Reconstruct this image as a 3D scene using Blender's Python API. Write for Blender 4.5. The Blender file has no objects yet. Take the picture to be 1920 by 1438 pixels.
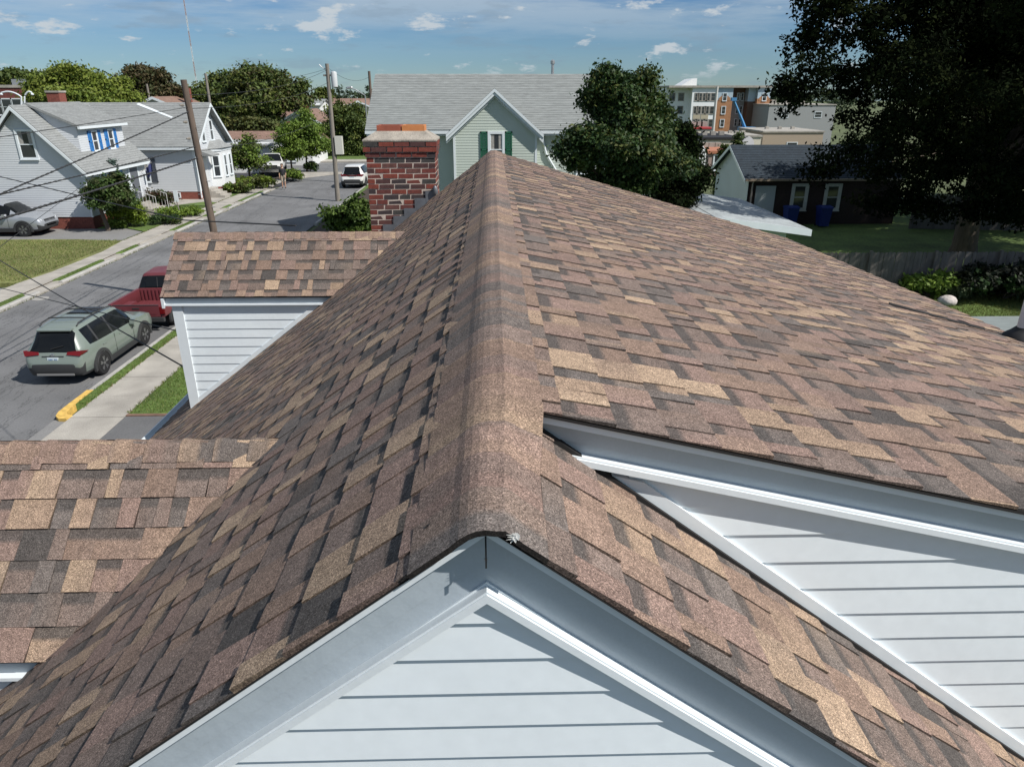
import bpy, math, random
import numpy as np
from mathutils import Vector, Matrix
RAD = math.radians
rnd = random.Random(11)
nprnd = np.random.default_rng(5)
SC = bpy.context.scene
COL = SC.collection

# ------------------------------------------------------------------ camera
CAMZ = 7.0
PITCH = RAD(22.3)
YAW = math.atan((960 - 923) / 1333.0 * math.cos(PITCH))
FW = Vector((math.sin(YAW) * math.cos(PITCH), math.cos(YAW) * math.cos(PITCH), -math.sin(PITCH)))
RT = Vector((math.cos(YAW), -math.sin(YAW), 0))
UP = RT.cross(FW)
CP = Vector((0, 0, CAMZ))
cam = bpy.data.cameras.new('camera'); camo = bpy.data.objects.new('camera', cam); COL.objects.link(camo)
m = Matrix((RT, UP, -FW)).transposed().to_4x4(); m.translation = CP
camo.matrix_world = m
cam.sensor_width = 36; cam.lens = 36 * 1333 / 1920.0
cam.clip_start = 0.05; cam.clip_end = 6000
SC.camera = camo

def ray(px, py): return FW + RT * ((px - 960) / 1333.0) - UP * ((py - 719) / 1333.0)
def PY(px, py, y): d = ray(px, py); return CP + d * ((y) / d.y)
def PX(px, py, x): d = ray(px, py); return CP + d * ((x) / d.x)
def PZ(px, py, z): d = ray(px, py); return CP + d * ((z - CAMZ) / d.z)

# ------------------------------------------------------------------ sky, sun, exposure
SUN_EL = RAD(45.5)
sunh = Vector((0.89, -0.456, 0)).normalized()
SUND = Vector((sunh.x * math.cos(SUN_EL), sunh.y * math.cos(SUN_EL), math.sin(SUN_EL)))
world = bpy.data.worlds.new('World'); SC.world = world; world.use_nodes = True
nt = world.node_tree; nt.nodes.clear()
def N(tree, typ, **kw):
    n = tree.nodes.new(typ)
    for k, v in kw.items():
        if k in n.inputs.keys() if isinstance(k, str) else False: n.inputs[k].default_value = v
        else: setattr(n, k, v)
    return n
out = N(nt, 'ShaderNodeOutputWorld'); bg = N(nt, 'ShaderNodeBackground')
sky = N(nt, 'ShaderNodeTexSky'); sky.sky_type = 'NISHITA'; sky.sun_disc = False
sky.sun_elevation = SUN_EL; sky.sun_rotation = math.atan2(sunh.x, sunh.y)
sky.altitude = 20; sky.air_density = 1.0; sky.dust_density = 0.0; sky.ozone_density = 2.0
bg.inputs['Strength'].default_value = 0.05
geo = N(nt, 'ShaderNodeTexCoord')
sep = N(nt, 'ShaderNodeSeparateXYZ'); nt.links.new(geo.outputs['Generated'], sep.inputs[0])
def wmath(op, a, b=None, clamp=False):
    n = nt.nodes.new('ShaderNodeMath'); n.operation = op; n.use_clamp = clamp
    for i, v in enumerate((a, b)):
        if v is None: continue
        if isinstance(v, (int, float)): n.inputs[i].default_value = v
        else: nt.links.new(v, n.inputs[i])
    return n.outputs[0]
zc = wmath('ADD', wmath('MAXIMUM', sep.outputs['Z'], 0.0), 0.06)
cx_ = wmath('DIVIDE', sep.outputs['X'], zc); cy_ = wmath('DIVIDE', sep.outputs['Y'], zc)
cmb = N(nt, 'ShaderNodeCombineXYZ'); nt.links.new(cx_, cmb.inputs[0]); nt.links.new(cy_, cmb.inputs[1])
def cloud_layer(scale, detail, rough, lo, hi, off, stretch=(1, 1, 1), src=None):
    mp = N(nt, 'ShaderNodeMapping'); mp.inputs['Location'].default_value = off; mp.inputs['Scale'].default_value = stretch
    nt.links.new(src or cmb.outputs[0], mp.inputs[0])
    no = N(nt, 'ShaderNodeTexNoise'); no.inputs['Scale'].default_value = scale; no.inputs['Detail'].default_value = detail
    no.inputs['Roughness'].default_value = rough; nt.links.new(mp.outputs[0], no.inputs['Vector'])
    r = N(nt, 'ShaderNodeMapRange'); r.interpolation_type = 'SMOOTHSTEP'
    r.inputs['From Min'].default_value = lo; r.inputs['From Max'].default_value = hi
    nt.links.new(no.outputs['Fac'], r.inputs['Value']); return r.outputs[0], no.outputs['Fac']
# small fair weather cumulus low down: their own direction space keeps them puffy
cum, cumf = cloud_layer(15.0, 10, 0.6, 0.55, 0.645, (3.1, 0.7, 0.35), (1.0, 1.0, 3.0), geo.outputs['Generated'])
grey, _g = cloud_layer(13.0, 8, 0.6, 0.53, 0.68, (8.4, 2.2, 1.9), (1.0, 1.0, 4.4), geo.outputs['Generated'])
cir, _c = cloud_layer(3.2, 10, 0.62, 0.36, 0.60, (1.2, 4.6, 0.3), (1.0, 1.0, 9.0), geo.outputs['Generated'])
band = N(nt, 'ShaderNodeMapRange'); band.interpolation_type = 'SMOOTHSTEP'; nt.links.new(sep.outputs['Z'], band.inputs['Value'])
band.inputs['From Min'].default_value = 0.03; band.inputs['From Max'].default_value = 0.12
cirm = wmath('MULTIPLY', wmath('MULTIPLY', cir, band.outputs[0]), 0.62)
lowm = N(nt, 'ShaderNodeMapRange'); lowm.interpolation_type = 'SMOOTHSTEP'; nt.links.new(sep.outputs['Z'], lowm.inputs['Value'])
lowm.inputs['From Min'].default_value = 0.0; lowm.inputs['From Max'].default_value = 0.04
cumm = wmath('MULTIPLY', wmath('MULTIPLY', cum, 0.85), lowm.outputs[0])
greym = wmath('MULTIPLY', grey, 0.34)
tint = N(nt, 'ShaderNodeMix', data_type='RGBA', blend_type='MULTIPLY'); tint.inputs[0].default_value = 1.0
nt.links.new(sky.outputs[0], tint.inputs[6]); tint.inputs[7].default_value = (0.57, 0.83, 1.20, 1)
def wmix(fac, a, colb):
    n = N(nt, 'ShaderNodeMix', data_type='RGBA'); nt.links.new(fac, n.inputs[0]); nt.links.new(a, n.inputs[6])
    n.inputs[7].default_value = (*colb, 1); return n.outputs[2]
c1 = wmix(cirm, tint.outputs[2], (8.4, 9.7, 10.5))
c2 = wmix(greym, c1, (3.6, 4.9, 6.3))
c3 = wmix(cumm, c2, (9.2, 10.0, 10.6))
nt.links.new(c3, bg.inputs['Color']); nt.links.new(bg.outputs[0], out.inputs[0])

sl = bpy.data.lights.new('sun', 'SUN'); so = bpy.data.objects.new('sun', sl); COL.objects.link(so)
sl.energy = 4.6; sl.angle = RAD(0.5); sl.color = (1.0, 0.955, 0.89)
so.rotation_euler = SUND.to_track_quat('Z', 'Y').to_euler(); so.location = (30, -20, 40)
SC.view_settings.view_transform = 'Standard'; SC.view_settings.look = 'None'
SC.view_settings.exposure = 0.32; SC.view_settings.gamma = 1.0
SC.render.engine = 'CYCLES'
SC.cycles.max_bounces = 6; SC.cycles.diffuse_bounces = 3; SC.cycles.transparent_max_bounces = 6
SC.cycles.caustics_reflective = False; SC.cycles.caustics_refractive = False

# ------------------------------------------------------------------ materials
MATS = {}
def mat(name, col, rough=0.6, var=0.0, vscale=4.0, bump=0.0, bscale=60.0, metal=0.0, spec=0.5, coat=0.0,
        fine=0.0, fscale=120.0, emit=None, stretch=(1, 1, 1), attr=False, rand=None, transl=0.0):
    if name in MATS: return MATS[name]
    M = bpy.data.materials.new(name); M.use_nodes = True; t = M.node_tree
    b = t.nodes['Principled BSDF']; L = t.links.new
    b.inputs['Roughness'].default_value = rough; b.inputs['Metallic'].default_value = metal
    b.inputs['Specular IOR Level'].default_value = spec; b.inputs['Coat Weight'].default_value = coat
    g = t.nodes.new('ShaderNodeNewGeometry')
    mp = t.nodes.new('ShaderNodeMapping'); mp.inputs['Scale'].default_value = stretch; L(g.outputs['Position'], mp.inputs[0])
    if attr:
        a = t.nodes.new('ShaderNodeAttribute'); a.attribute_name = 'Col'; src = a.outputs['Color']
    elif rand:
        oi = t.nodes.new('ShaderNodeObjectInfo'); cr = t.nodes.new('ShaderNodeValToRGB'); cr.color_ramp.interpolation = 'CONSTANT'
        e = cr.color_ramp.elements
        while len(e) < len(rand): e.new(0.5)
        for i, c in enumerate(rand): e[i].position = i / len(rand); e[i].color = (*c, 1)
        L(oi.outputs['Random'], cr.inputs[0]); src = cr.outputs[0]
    else:
        rg = t.nodes.new('ShaderNodeRGB'); rg.outputs[0].default_value = (*col, 1); src = rg.outputs[0]
    def mul(src, scale, amt, det):
        no = t.nodes.new('ShaderNodeTexNoise'); no.inputs['Scale'].default_value = scale; no.inputs['Detail'].default_value = det
        L(mp.outputs[0], no.inputs['Vector'])
        mr = t.nodes.new('ShaderNodeMapRange'); mr.inputs['From Min'].default_value = 0.28; mr.inputs['From Max'].default_value = 0.72
        mr.inputs['To Min'].default_value = 1 - amt; mr.inputs['To Max'].default_value = 1 + amt
        L(no.outputs['Fac'], mr.inputs['Value'])
        x = t.nodes.new('ShaderNodeMix'); x.data_type = 'RGBA'; x.blend_type = 'MULTIPLY'; x.inputs[0].default_value = 1
        L(src, x.inputs[6]); L(mr.outputs[0], x.inputs[7]); return x.outputs[2], no
    if var: src, _ = mul(src, vscale, var, 5)
    if fine: src, _ = mul(src, fscale, fine, 2)
    L(src, b.inputs['Base Color'])
    if bump:
        no = t.nodes.new('ShaderNodeTexNoise'); no.inputs['Scale'].default_value = bscale; no.inputs['Detail'].default_value = 4
        L(mp.outputs[0], no.inputs['Vector'])
        bm = t.nodes.new('ShaderNodeBump'); bm.inputs['Strength'].default_value = bump; bm.inputs['Distance'].default_value = 0.5 / bscale
        L(no.outputs['Fac'], bm.inputs['Height']); L(bm.outputs[0], b.inputs['Normal'])
    if emit: b.inputs['Emission Color'].default_value = (*emit[:3], 1); b.inputs['Emission Strength'].default_value = emit[3]
    if transl:
        tr = t.nodes.new('ShaderNodeBsdfTranslucent'); L(src, tr.inputs['Color'])
        mx = t.nodes.new('ShaderNodeMixShader'); mx.inputs[0].default_value = transl
        L(b.outputs[0], mx.inputs[1]); L(tr.outputs[0], mx.inputs[2]); L(mx.outputs[0], t.nodes['Material Output'].inputs[0])
    MATS[name] = M; return M

def shingle_mat():
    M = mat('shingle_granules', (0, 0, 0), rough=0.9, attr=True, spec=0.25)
    t = M.node_tree; L = t.links.new; b = t.nodes['Principled BSDF']
    a = [n for n in t.nodes if n.type == 'ATTRIBUTE'][0]
    g = [n for n in t.nodes if n.type == 'NEW_GEOMETRY'][0]
    v = t.nodes.new('ShaderNodeTexVoronoi'); v.inputs['Scale'].default_value = 400; L(g.outputs['Position'], v.inputs['Vector'])
    sx = t.nodes.new('ShaderNodeSeparateColor'); L(v.outputs['Color'], sx.inputs[0])
    cr = t.nodes.new('ShaderNodeValToRGB'); e = cr.color_ramp.elements
    e[0].position = 0.0; e[0].color = (0.36, 0.34, 0.33, 1); e[1].position = 1.0; e[1].color = (2.3, 2.25, 2.2, 1)
    for p, c in ((0.22, (0.66, 0.64, 0.63)), (0.5, (0.95, 0.95, 0.95)), (0.8, (1.24, 1.23, 1.21)), (0.93, (1.55, 1.53, 1.5))):
        k = e.new(p); k.color = (*c, 1)
    L(sx.outputs[0], cr.inputs[0])
    x = t.nodes.new('ShaderNodeMix'); x.data_type = 'RGBA'; x.blend_type = 'MULTIPLY'; x.inputs[0].default_value = 1
    L(a.outputs['Color'], x.inputs[6]); L(cr.outputs[0], x.inputs[7])
    no = t.nodes.new('ShaderNodeTexNoise'); no.inputs['Scale'].default_value = 26; no.inputs['Detail'].default_value = 6; L(g.outputs['Position'], no.inputs['Vector'])
    mr = t.nodes.new('ShaderNodeMapRange'); mr.inputs['From Min'].default_value = 0.3; mr.inputs['From Max'].default_value = 0.7
    mr.inputs['To Min'].default_value = 0.86; mr.inputs['To Max'].default_value = 1.14; L(no.outputs['Fac'], mr.inputs['Value'])
    y = t.nodes.new('ShaderNodeMix'); y.data_type = 'RGBA'; y.blend_type = 'MULTIPLY'; y.inputs[0].default_value = 1
    L(x.outputs[2], y.inputs[6]); L(mr.outputs[0], y.inputs[7]); L(y.outputs[2], b.inputs['Base Color'])
    bm = t.nodes.new('ShaderNodeBump'); bm.inputs['Strength'].default_value = 0.55; bm.inputs['Distance'].default_value = 0.0025
    L(sx.outputs[1], bm.inputs['Height']); L(bm.outputs[0], b.inputs['Normal'])
    return M
SHM = shingle_mat()
WHITE = mat('white_vinyl_siding', (0.72, 0.775, 0.81), 0.42, var=0.035, vscale=1.4, fine=0.02, fscale=30, bump=0.03, bscale=2.5)
FASC = mat('pale_grey_fascia_metal', (0.40, 0.455, 0.50), 0.36, var=0.07, vscale=4.0, fine=0.03, fscale=160, bump=0.06, bscale=9)
TRIM = mat('white_aluminium_trim', (0.69, 0.74, 0.77), 0.38, var=0.03, vscale=3.0, bump=0.04, bscale=14)
BLACK = mat('black_asphalt_edge', (0.012, 0.011, 0.011), 0.85)
DARKGAP = mat('dark_void', (0.01, 0.01, 0.01), 0.95)
GLASS = mat('window_glass', (0.035, 0.04, 0.045), 0.06, spec=0.8)
WOODP = mat('weathered_pole_wood', (0.115, 0.085, 0.068), 0.9, var=0.25, vscale=3, stretch=(6, 6, 0.7), fine=0.15, fscale=40)
WOODG = mat('grey_pole_wood', (0.20, 0.18, 0.155), 0.9, var=0.2, vscale=3, stretch=(6, 6, 0.7))
CONC = mat('pale_concrete', (0.34, 0.318, 0.282), 0.9, var=0.22, vscale=1.3, fine=0.18, fscale=45, bump=0.2, bscale=60)
KERBM = mat('granite_kerb', (0.36, 0.35, 0.33), 0.85, var=0.15, vscale=3, fine=0.2, fscale=70)
YELLOW = mat('worn_yellow_kerb_paint', (0.62, 0.40, 0.10), 0.75, var=0.25, vscale=9)
ASPH = mat('street_asphalt', (0.145, 0.146, 0.149), 0.92, var=0.24, vscale=0.45, fine=0.16, fscale=28, bump=0.35, bscale=110)
ASPH2 = mat('pale_driveway_asphalt', (0.20, 0.198, 0.195), 0.92, var=0.14, vscale=0.8, fine=0.16, fscale=35, bump=0.3, bscale=90)
ASPHD = mat('fresh_dark_asphalt', (0.035, 0.036, 0.042), 0.9, var=0.1, vscale=1)
GRASS = mat('lawn_turf', (0.085, 0.135, 0.028), 0.95, var=0.34, vscale=0.7, fine=0.35, fscale=9, bump=0.5, bscale=30)
GRASSD = mat('dry_lawn_turf', (0.155, 0.165, 0.052), 0.95, var=0.36, vscale=0.55, fine=0.3, fscale=8, bump=0.5, bscale=30)
SOIL = mat('dark_mulch', (0.045, 0.032, 0.024), 0.95, var=0.3, vscale=6, fine=0.3, fscale=50)
GROUND = mat('ground_earth_grass', (0.085, 0.105, 0.04), 0.95, var=0.35, vscale=0.09, fine=0.25, fscale=1.5)
BRICKM = mat('brick_red_mix', (0, 0, 0), 0.85, var=0.22, vscale=22, fine=0.18, fscale=150, bump=0.4, bscale=120,
             rand=[(0.16, 0.036, 0.026), (0.11, 0.032, 0.028), (0.185, 0.042, 0.027), (0.07, 0.03, 0.029), (0.14, 0.036, 0.028), (0.042, 0.03, 0.032), (0.12, 0.05, 0.042), (0.17, 0.038, 0.026), (0.09, 0.034, 0.03), (0.045, 0.042, 0.04)])
MORTAR = mat('pale_mortar', (0.50, 0.42, 0.36), 0.95, var=0.15, vscale=14, fine=0.15, fscale=90)
LEAD = mat('lead_flashing', (0.17, 0.18, 0.20), 0.55, var=0.2, vscale=9, metal=0.5)
CHROME = mat('bright_chrome', (0.75, 0.75, 0.77), 0.18, metal=1.0)
RUBBER = mat('black_rubber', (0.014, 0.014, 0.015), 0.7)
WIRE = mat('black_cable', (0.025, 0.025, 0.027), 0.7)
REDLENS = mat('red_lamp_lens', (0.13, 0.004, 0.006), 0.2, spec=0.4, coat=0.2)
LAMPW = mat('clear_lamp_lens', (0.6, 0.62, 0.64), 0.1, coat=0.8)
GALV = mat('galvanised_steel', (0.45, 0.46, 0.47), 0.45, metal=0.8, var=0.1, vscale=8)

# ------------------------------------------------------------------ mesh helpers
class MB:
    def __init__(s): s.v = []; s.f = []; s.m = []; s.c = []
    def add(s, pts, mi=0, col=None):
        b = len(s.v); s.v.extend([tuple(p) for p in pts]); s.f.append(list(range(b, b + len(pts)))); s.m.append(mi); s.c.append(col); return s
    def quad(s, a, b, c, d, mi=0, col=None): return s.add((a, b, c, d), mi, col)
    def box(s, x0, x1, y0, y1, z0, z1, mi=0, col=None, M=None):
        p = [Vector((x, y, z)) for z in (z0, z1) for y in (y0, y1) for x in (x0, x1)]
        if M is not None: p = [M @ q for q in p]
        b = len(s.v); s.v.extend([tuple(q) for q in p])
        for f in ((0, 2, 3, 1), (4, 5, 7, 6), (0, 1, 5, 4), (2, 6, 7, 3), (0, 4, 6, 2), (1, 3, 7, 5)):
            s.f.append([b + i for i in f]); s.m.append(mi); s.c.append(col)
        return s
    def prism(s, poly, d, mi=0, col=None):
        """poly: list of 3D points (planar), extruded by vector d"""
        n = len(poly); b = len(s.v); d = Vector(d)
        s.v.extend([tuple(p) for p in poly]); s.v.extend([tuple(Vector(p) + d) for p in poly])
        s.f.append([b + i for i in range(n)][::-1]); s.f.append([b + n + i for i in range(n)])
        for i in range(n):
            j = (i + 1) % n; s.f.append([b + i, b + j, b + n + j, b + n + i])
        s.m += [mi] * (n + 2); s.c += [col] * (n + 2); return s
    def tube(s, pts, r, n=8, mi=0, cap=True):
        pts = [Vector(p) for p in pts]; rs = r if isinstance(r, (list, tuple)) else [r] * len(pts)
        b = len(s.v)
        for i, p in enumerate(pts):
            t = (pts[min(i + 1, len(pts) - 1)] - pts[max(i - 1, 0)]).normalized()
            a = t.cross(Vector((0, 0, 1)) if abs(t.z) < 0.9 else Vector((1, 0, 0))).normalized(); c = t.cross(a)
            for k in range(n):
                w = 2 * math.pi * k / n; s.v.append(tuple(p + (a * math.cos(w) + c * math.sin(w)) * rs[i]))
        for i in range(len(pts) - 1):
            for k in range(n):
                k2 = (k + 1) % n
                s.f.append([b + i * n + k, b + (i + 1) * n + k, b + (i + 1) * n + k2, b + i * n + k2]); s.m.append(mi); s.c.append(None)
        if cap:
            s.f.append([b + k for k in range(n)]); s.f.append([b + (len(pts) - 1) * n + k for k in range(n)][::-1]); s.m += [mi, mi]; s.c += [None, None]
        return s
    def lathe(s, prof, o, ax, n=20, mi=0):
        """prof: (r, h) list, about axis ax at o"""
        o = Vector(o); ax = Vector(ax).normalized()
        a = ax.cross(Vector((0, 0, 1)) if abs(ax.z) < 0.9 else Vector((1, 0, 0))).normalized(); c = ax.cross(a); b = len(s.v)
        for r, h in prof:
            for k in range(n):
                w = 2 * math.pi * k / n; s.v.append(tuple(o + ax * h + (a * math.cos(w) + c * math.sin(w)) * r))
        for i in range(len(prof) - 1):
            for k in range(n):
                k2 = (k + 1) % n; s.f.append([b + i * n + k, b + i * n + k2, b + (i + 1) * n + k2, b + (i + 1) * n + k]); s.m.append(mi); s.c.append(None)
        s.f.append([b + k for k in range(n)][::-1]); s.f.append([b + (len(prof) - 1) * n + k for k in range(n)]); s.m += [mi, mi]; s.c += [None, None]
        return s
    def build(s, name, mats, parent=None, smooth=None, off=None):
        me = bpy.data.meshes.new(name); me.from_pydata(s.v, [], s.f)
        if not isinstance(mats, (list, tuple)): mats = [mats]
        for q in mats: me.materials.append(q)
        me.polygons.foreach_set('material_index', s.m)
        if any(c is not None for c in s.c):
            at = me.color_attributes.new('Col', 'FLOAT_COLOR', 'CORNER'); arr = []
            for f, c in zip(s.f, s.c):
                if c is None: c = (0.5, 0.5, 0.5)
                if isinstance(c[0], (tuple, list)): arr.extend([x for q in c for x in (*q, 1)])
                else: arr.extend([*c, 1] * len(f))
            at.data.foreach_set('color', arr)
        if smooth:
            me.polygons.foreach_set('use_smooth', [True] * len(s.f)); me.set_sharp_from_angle(angle=RAD(smooth))
        me.update()
        o = bpy.data.objects.new(name, me); COL.objects.link(o)
        if parent is not None: o.parent = parent
        return o

def tag(o, label=None, cat=None, group=None, kind=None):
    for k, v in (('label', label), ('category', cat), ('group', group), ('kind', kind)):
        if v: o[k] = v
    return o
def empty(name, label, cat, group=None, loc=(0, 0, 0), rz=0):
    o = bpy.data.objects.new(name, None); COL.objects.link(o); o.location = loc; o.rotation_euler = (0, 0, rz); o.empty_display_size = 0.2
    return tag(o, label, cat, group)
def share(o, name, parent, loc, rot=None, scale=None):
    c = o.copy(); COL.objects.link(c); c.name = name; c.parent = parent; c.location = loc
    if rot is not None: c.rotation_euler = rot
    if scale is not None: c.scale = scale
    return c
def struct(o): o['kind'] = 'structure'; return o

def clip(poly, a, b, c):
    """keep a*x+b*y<=c of a 2D polygon"""
    o = []
    for i in range(len(poly)):
        p, q = poly[i], poly[(i + 1) % len(poly)]
        dp, dq = a * p[0] + b * p[1] - c, a * q[0] + b * q[1] - c
        if dp <= 0: o.append(p)
        if dp * dq < 0:
            t = dp / (dp - dq); o.append((p[0] + (q[0] - p[0]) * t, p[1] + (q[1] - p[1]) * t))
    return o
def lap_boards(poly, org, sdir, nrm, pitch, t, z_start=None):
    """clapboards: returns list of MB, one per board. poly in (s,z)"""
    org = Vector(org); sdir = Vector(sdir); nrm = Vector(nrm)
    zs = [p[1] for p in poly]; z0 = z_start if z_start is not None else min(zs); res = []
    while z0 > min(zs): z0 -= pitch
    while z0 < max(zs):
        q = clip(clip(poly, 0, -1, -z0), 0, 1, z0 + pitch)
        if len(q) >= 3 and max(p[1] for p in q) - min(p[1] for p in q) > 1e-3:
            mb = MB()
            def P(p, k=None):
                off = t * (1 - (p[1] - z0) / pitch) + 0.003 if k is None else k
                return org + sdir * p[0] + Vector((0, 0, p[1])) + nrm * off
            mb.add([P(p) for p in q])
            for i in range(len(q)):
                a, b = q[i], q[(i + 1) % len(q)]
                mb.add([P(b), P(a), P(a, -0.002), P(b, -0.002)])
            res.append(mb)
        z0 += pitch
    return res
def lap_wall(parent, poly, org, sdir, nrm, pitch, t, material, name='wall'):
    big = MB()
    for mb in lap_boards(poly, org, sdir, nrm, pitch, t):
        b = len(big.v); big.v += mb.v; big.f += [[i + b for i in f] for f in mb.f]; big.m += mb.m; big.c += mb.c
    return big.build(name, material, parent)

def frame(org, sdir, nrm):
    s, n = Vector(sdir).normalized(), Vector(nrm).normalized()
    return Matrix(((s.x, n.x, 0, org[0]), (s.y, n.y, 0, org[1]), (0, 0, 1, org[2]), (0, 0, 0, 1)))
CURT = mat('pale_curtain', (0.32, 0.31, 0.29), 0.8, var=0.3, vscale=14)
def window(parent, c, sdir, nrm, w, h, casing=0.09, trim=None, shutter=None, shw=0.32, name='window', curtain=False, bars=True):
    """c: centre on the wall face; sash window with casing, rails, glass; optional shutters"""
    M = frame(c, sdir, nrm); trim = trim or TRIM
    f = MB(); a = w / 2; b = h / 2; k = casing
    for x0, x1, z0, z1 in ((-a - k, -a, -b - k, b + k), (a, a + k, -b - k, b + k), (-a, a, b, b + k), (-a, a, -b - k, -b)):
        f.box(x0, x1, -0.01, 0.05, z0, z1, M=M)
    f.box(-a - k - .02, a + k + .02, 0.045, 0.085, -b - k - 0.03, -b - k + 0.02, M=M)
    if bars: f.box(-a, a, 0.0, 0.035, -0.025, 0.025, M=M)
    f.box(-a, -a + .03, 0.0, 0.028, -b, b, M=M); f.box(a - .03, a, 0.0, 0.028, -b, b, M=M)
    fo = f.build(name, trim, parent)
    for z0, z1 in (((-b, -0.02), (0.02, b)) if bars else ((-b, b),)):
        MB().box(-a + .02, a - .02, 0.004, 0.012, z0, z1, M=M).build('pane', GLASS, fo)
    if curtain:
        MB().box(-a + .03, -a * .35, 0.013, 0.016, 0.0, b, M=M).build('curtain', CURT, fo)
        MB().box(a * .4, a - .03, 0.013, 0.016, 0.0, b, M=M).build('curtain', CURT, fo)
    if shutter:
        for sg in (-1, 1):
            xc = sg * (a + k + shw / 2 + .015); s = MB()
            for x0, x1, z0, z1 in ((-shw / 2, -shw / 2 + .05, -b - k, b + k), (shw / 2 - .05, shw / 2, -b - k, b + k), (-shw / 2, shw / 2, b + k - .07, b + k), (-shw / 2, shw / 2, -b - k, -b - k + .07), (-shw / 2, shw / 2, -.04, .04)):
                s.box(xc + x0, xc + x1, 0.0, 0.05, z0, z1, M=M)
            z = -b - k + .07
            while z < b + k - .09:
                s.box(xc - shw / 2 + .05, xc + shw / 2 - .05, 0.01, 0.04, z, z + .045, M=M); z += .07
            s.build('shutter', shutter, fo)
    return fo
# ================================================================== OUR HOUSE
XR, ZR, MS = -0.02, 6.28, 0.76
YF, YB, YS = 1.10, 9.78, 1.64          # front rake, far rake, front rake of the shed dormer
SS = 0.235                              # shed dormer slope
XLE, XRE = -4.12, 4.06                  # left eave, shed eave
LM = math.hypot(1, MS); LS = math.hypot(1, SS)
house = empty('brown_shingle_house', 'white sided house with brown shingle roof filling the foreground', 'house')

PAL = {'tan': (0.345, 0.255, 0.182), 'tan2': (0.300, 0.218, 0.158), 'brown': (0.228, 0.161, 0.126), 'pink': (0.228, 0.160, 0.135),
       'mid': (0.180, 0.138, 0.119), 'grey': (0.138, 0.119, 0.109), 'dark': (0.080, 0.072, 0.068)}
def pick(ws):
    r = rnd.random() * sum(w for _, w in ws)
    for k, w in ws:
        r -= w
        if r <= 0: break
    c = PAL[k]; j = rnd.uniform(0.88, 1.12)
    return tuple(x * j for x in c)
TABW = [('tan', 1.7), ('tan2', 2.3), ('brown', 3.6), ('pink', 3.2), ('mid', 2.4), ('grey', .8), ('dark', .3)]
CAPW = [('tan2', 1.6), ('brown', 3.5), ('pink', 2.5), ('mid', 2.5), ('grey', 1.3)]
SLOTW = [('tan2', .5), ('brown', 1.5), ('pink', 2), ('mid', 3.8), ('grey', 2.2), ('dark', .7)]
EDGE = (0.016, 0.014, 0.013)
PIECES = []       # (mesh builder, centre, normal, area, slope name)
def mixc(a, b, t): return tuple(x + (y - x) * t for x, y in zip(a, b))
def shingle_piece(org, ud, vd, nr, ut0, ut1, ub0, ub1, vt, vb, tab, slope):
    c = pick(TABW if tab else SLOTW); c2 = mixc(c, pick(TABW if tab else SLOTW), 0.35 if rnd.random() < .5 else 0.05)
    hb = (0.0105 if tab else 0.0058) + rnd.uniform(0, 0.0018); ht = (0.0042 if tab else 0.0008)
    def P(u, v, h): return org + ud * u + vd * v + nr * h
    L = vb - vt
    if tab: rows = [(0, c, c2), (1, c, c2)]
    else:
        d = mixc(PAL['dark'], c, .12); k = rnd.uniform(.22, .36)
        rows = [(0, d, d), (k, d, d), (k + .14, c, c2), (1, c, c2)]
    mb = MB()
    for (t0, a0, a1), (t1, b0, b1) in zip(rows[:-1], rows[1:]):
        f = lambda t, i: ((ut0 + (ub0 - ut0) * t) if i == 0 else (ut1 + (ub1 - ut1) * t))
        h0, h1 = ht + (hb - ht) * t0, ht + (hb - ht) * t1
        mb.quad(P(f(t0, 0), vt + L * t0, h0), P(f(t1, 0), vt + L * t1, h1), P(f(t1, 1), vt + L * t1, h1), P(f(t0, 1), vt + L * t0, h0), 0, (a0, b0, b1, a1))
    z = -0.003
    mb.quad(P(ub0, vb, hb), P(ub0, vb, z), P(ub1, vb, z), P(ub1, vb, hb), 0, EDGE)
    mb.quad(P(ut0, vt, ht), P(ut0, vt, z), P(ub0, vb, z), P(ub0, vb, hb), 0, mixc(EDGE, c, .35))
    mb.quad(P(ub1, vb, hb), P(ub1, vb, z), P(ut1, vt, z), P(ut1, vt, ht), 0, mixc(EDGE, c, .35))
    ctr = P((ut0 + ut1 + ub0 + ub1) / 4, (vt + vb) / 2, 0)
    PIECES.append((mb, ctr, nr, abs(ub1 - ub0 + ut1 - ut0) / 2 * L, slope))
def shingle_slope(org, ud, vd, vstart, vstep, vend, lim, slope, skip=None):
    org, ud, vd = Vector(org), Vector(ud).normalized(), Vector(vd).normalized()
    nr = ud.cross(vd)
    if nr.z < 0: nr = -nr
    v = vstart; k = 0
    while v < vend - 0.01:
        vb = min(v + vstep, vend); a0, a1 = lim(v); b0, b1 = lim(vb)
        lo, hi = min(a0, b0), max(a1, b1); u = lo - rnd.uniform(0, .25); tab = rnd.random() < .5
        while u < hi:
            w = rnd.choice((.06, .08, .09, .11, .13, .15, .18)) * rnd.uniform(.92, 1.08) * (0.92 if tab else 1.0)
            j = rnd.uniform(-.005, .005)
            ut0, ut1 = max(u, a0), min(u + w, a1); ub0, ub1 = max(u - j, b0), min(u + w + j, b1)
            if ut1 < ut0: ut0 = ut1 = min(max((ut0 + ut1) / 2, a0), a1)
            if ub1 < ub0: ub0 = ub1 = min(max((ub0 + ub1) / 2, b0), b1)
            if (ut1 - ut0) + (ub1 - ub0) > .012:
                ctr = org + ud * ((ub0 + ub1) / 2) + vd * vb
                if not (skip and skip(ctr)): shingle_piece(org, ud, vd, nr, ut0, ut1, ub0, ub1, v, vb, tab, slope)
            u += w; tab = not tab
            if rnd.random() < .06: tab = not tab
        v = vb; k += 1

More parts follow.
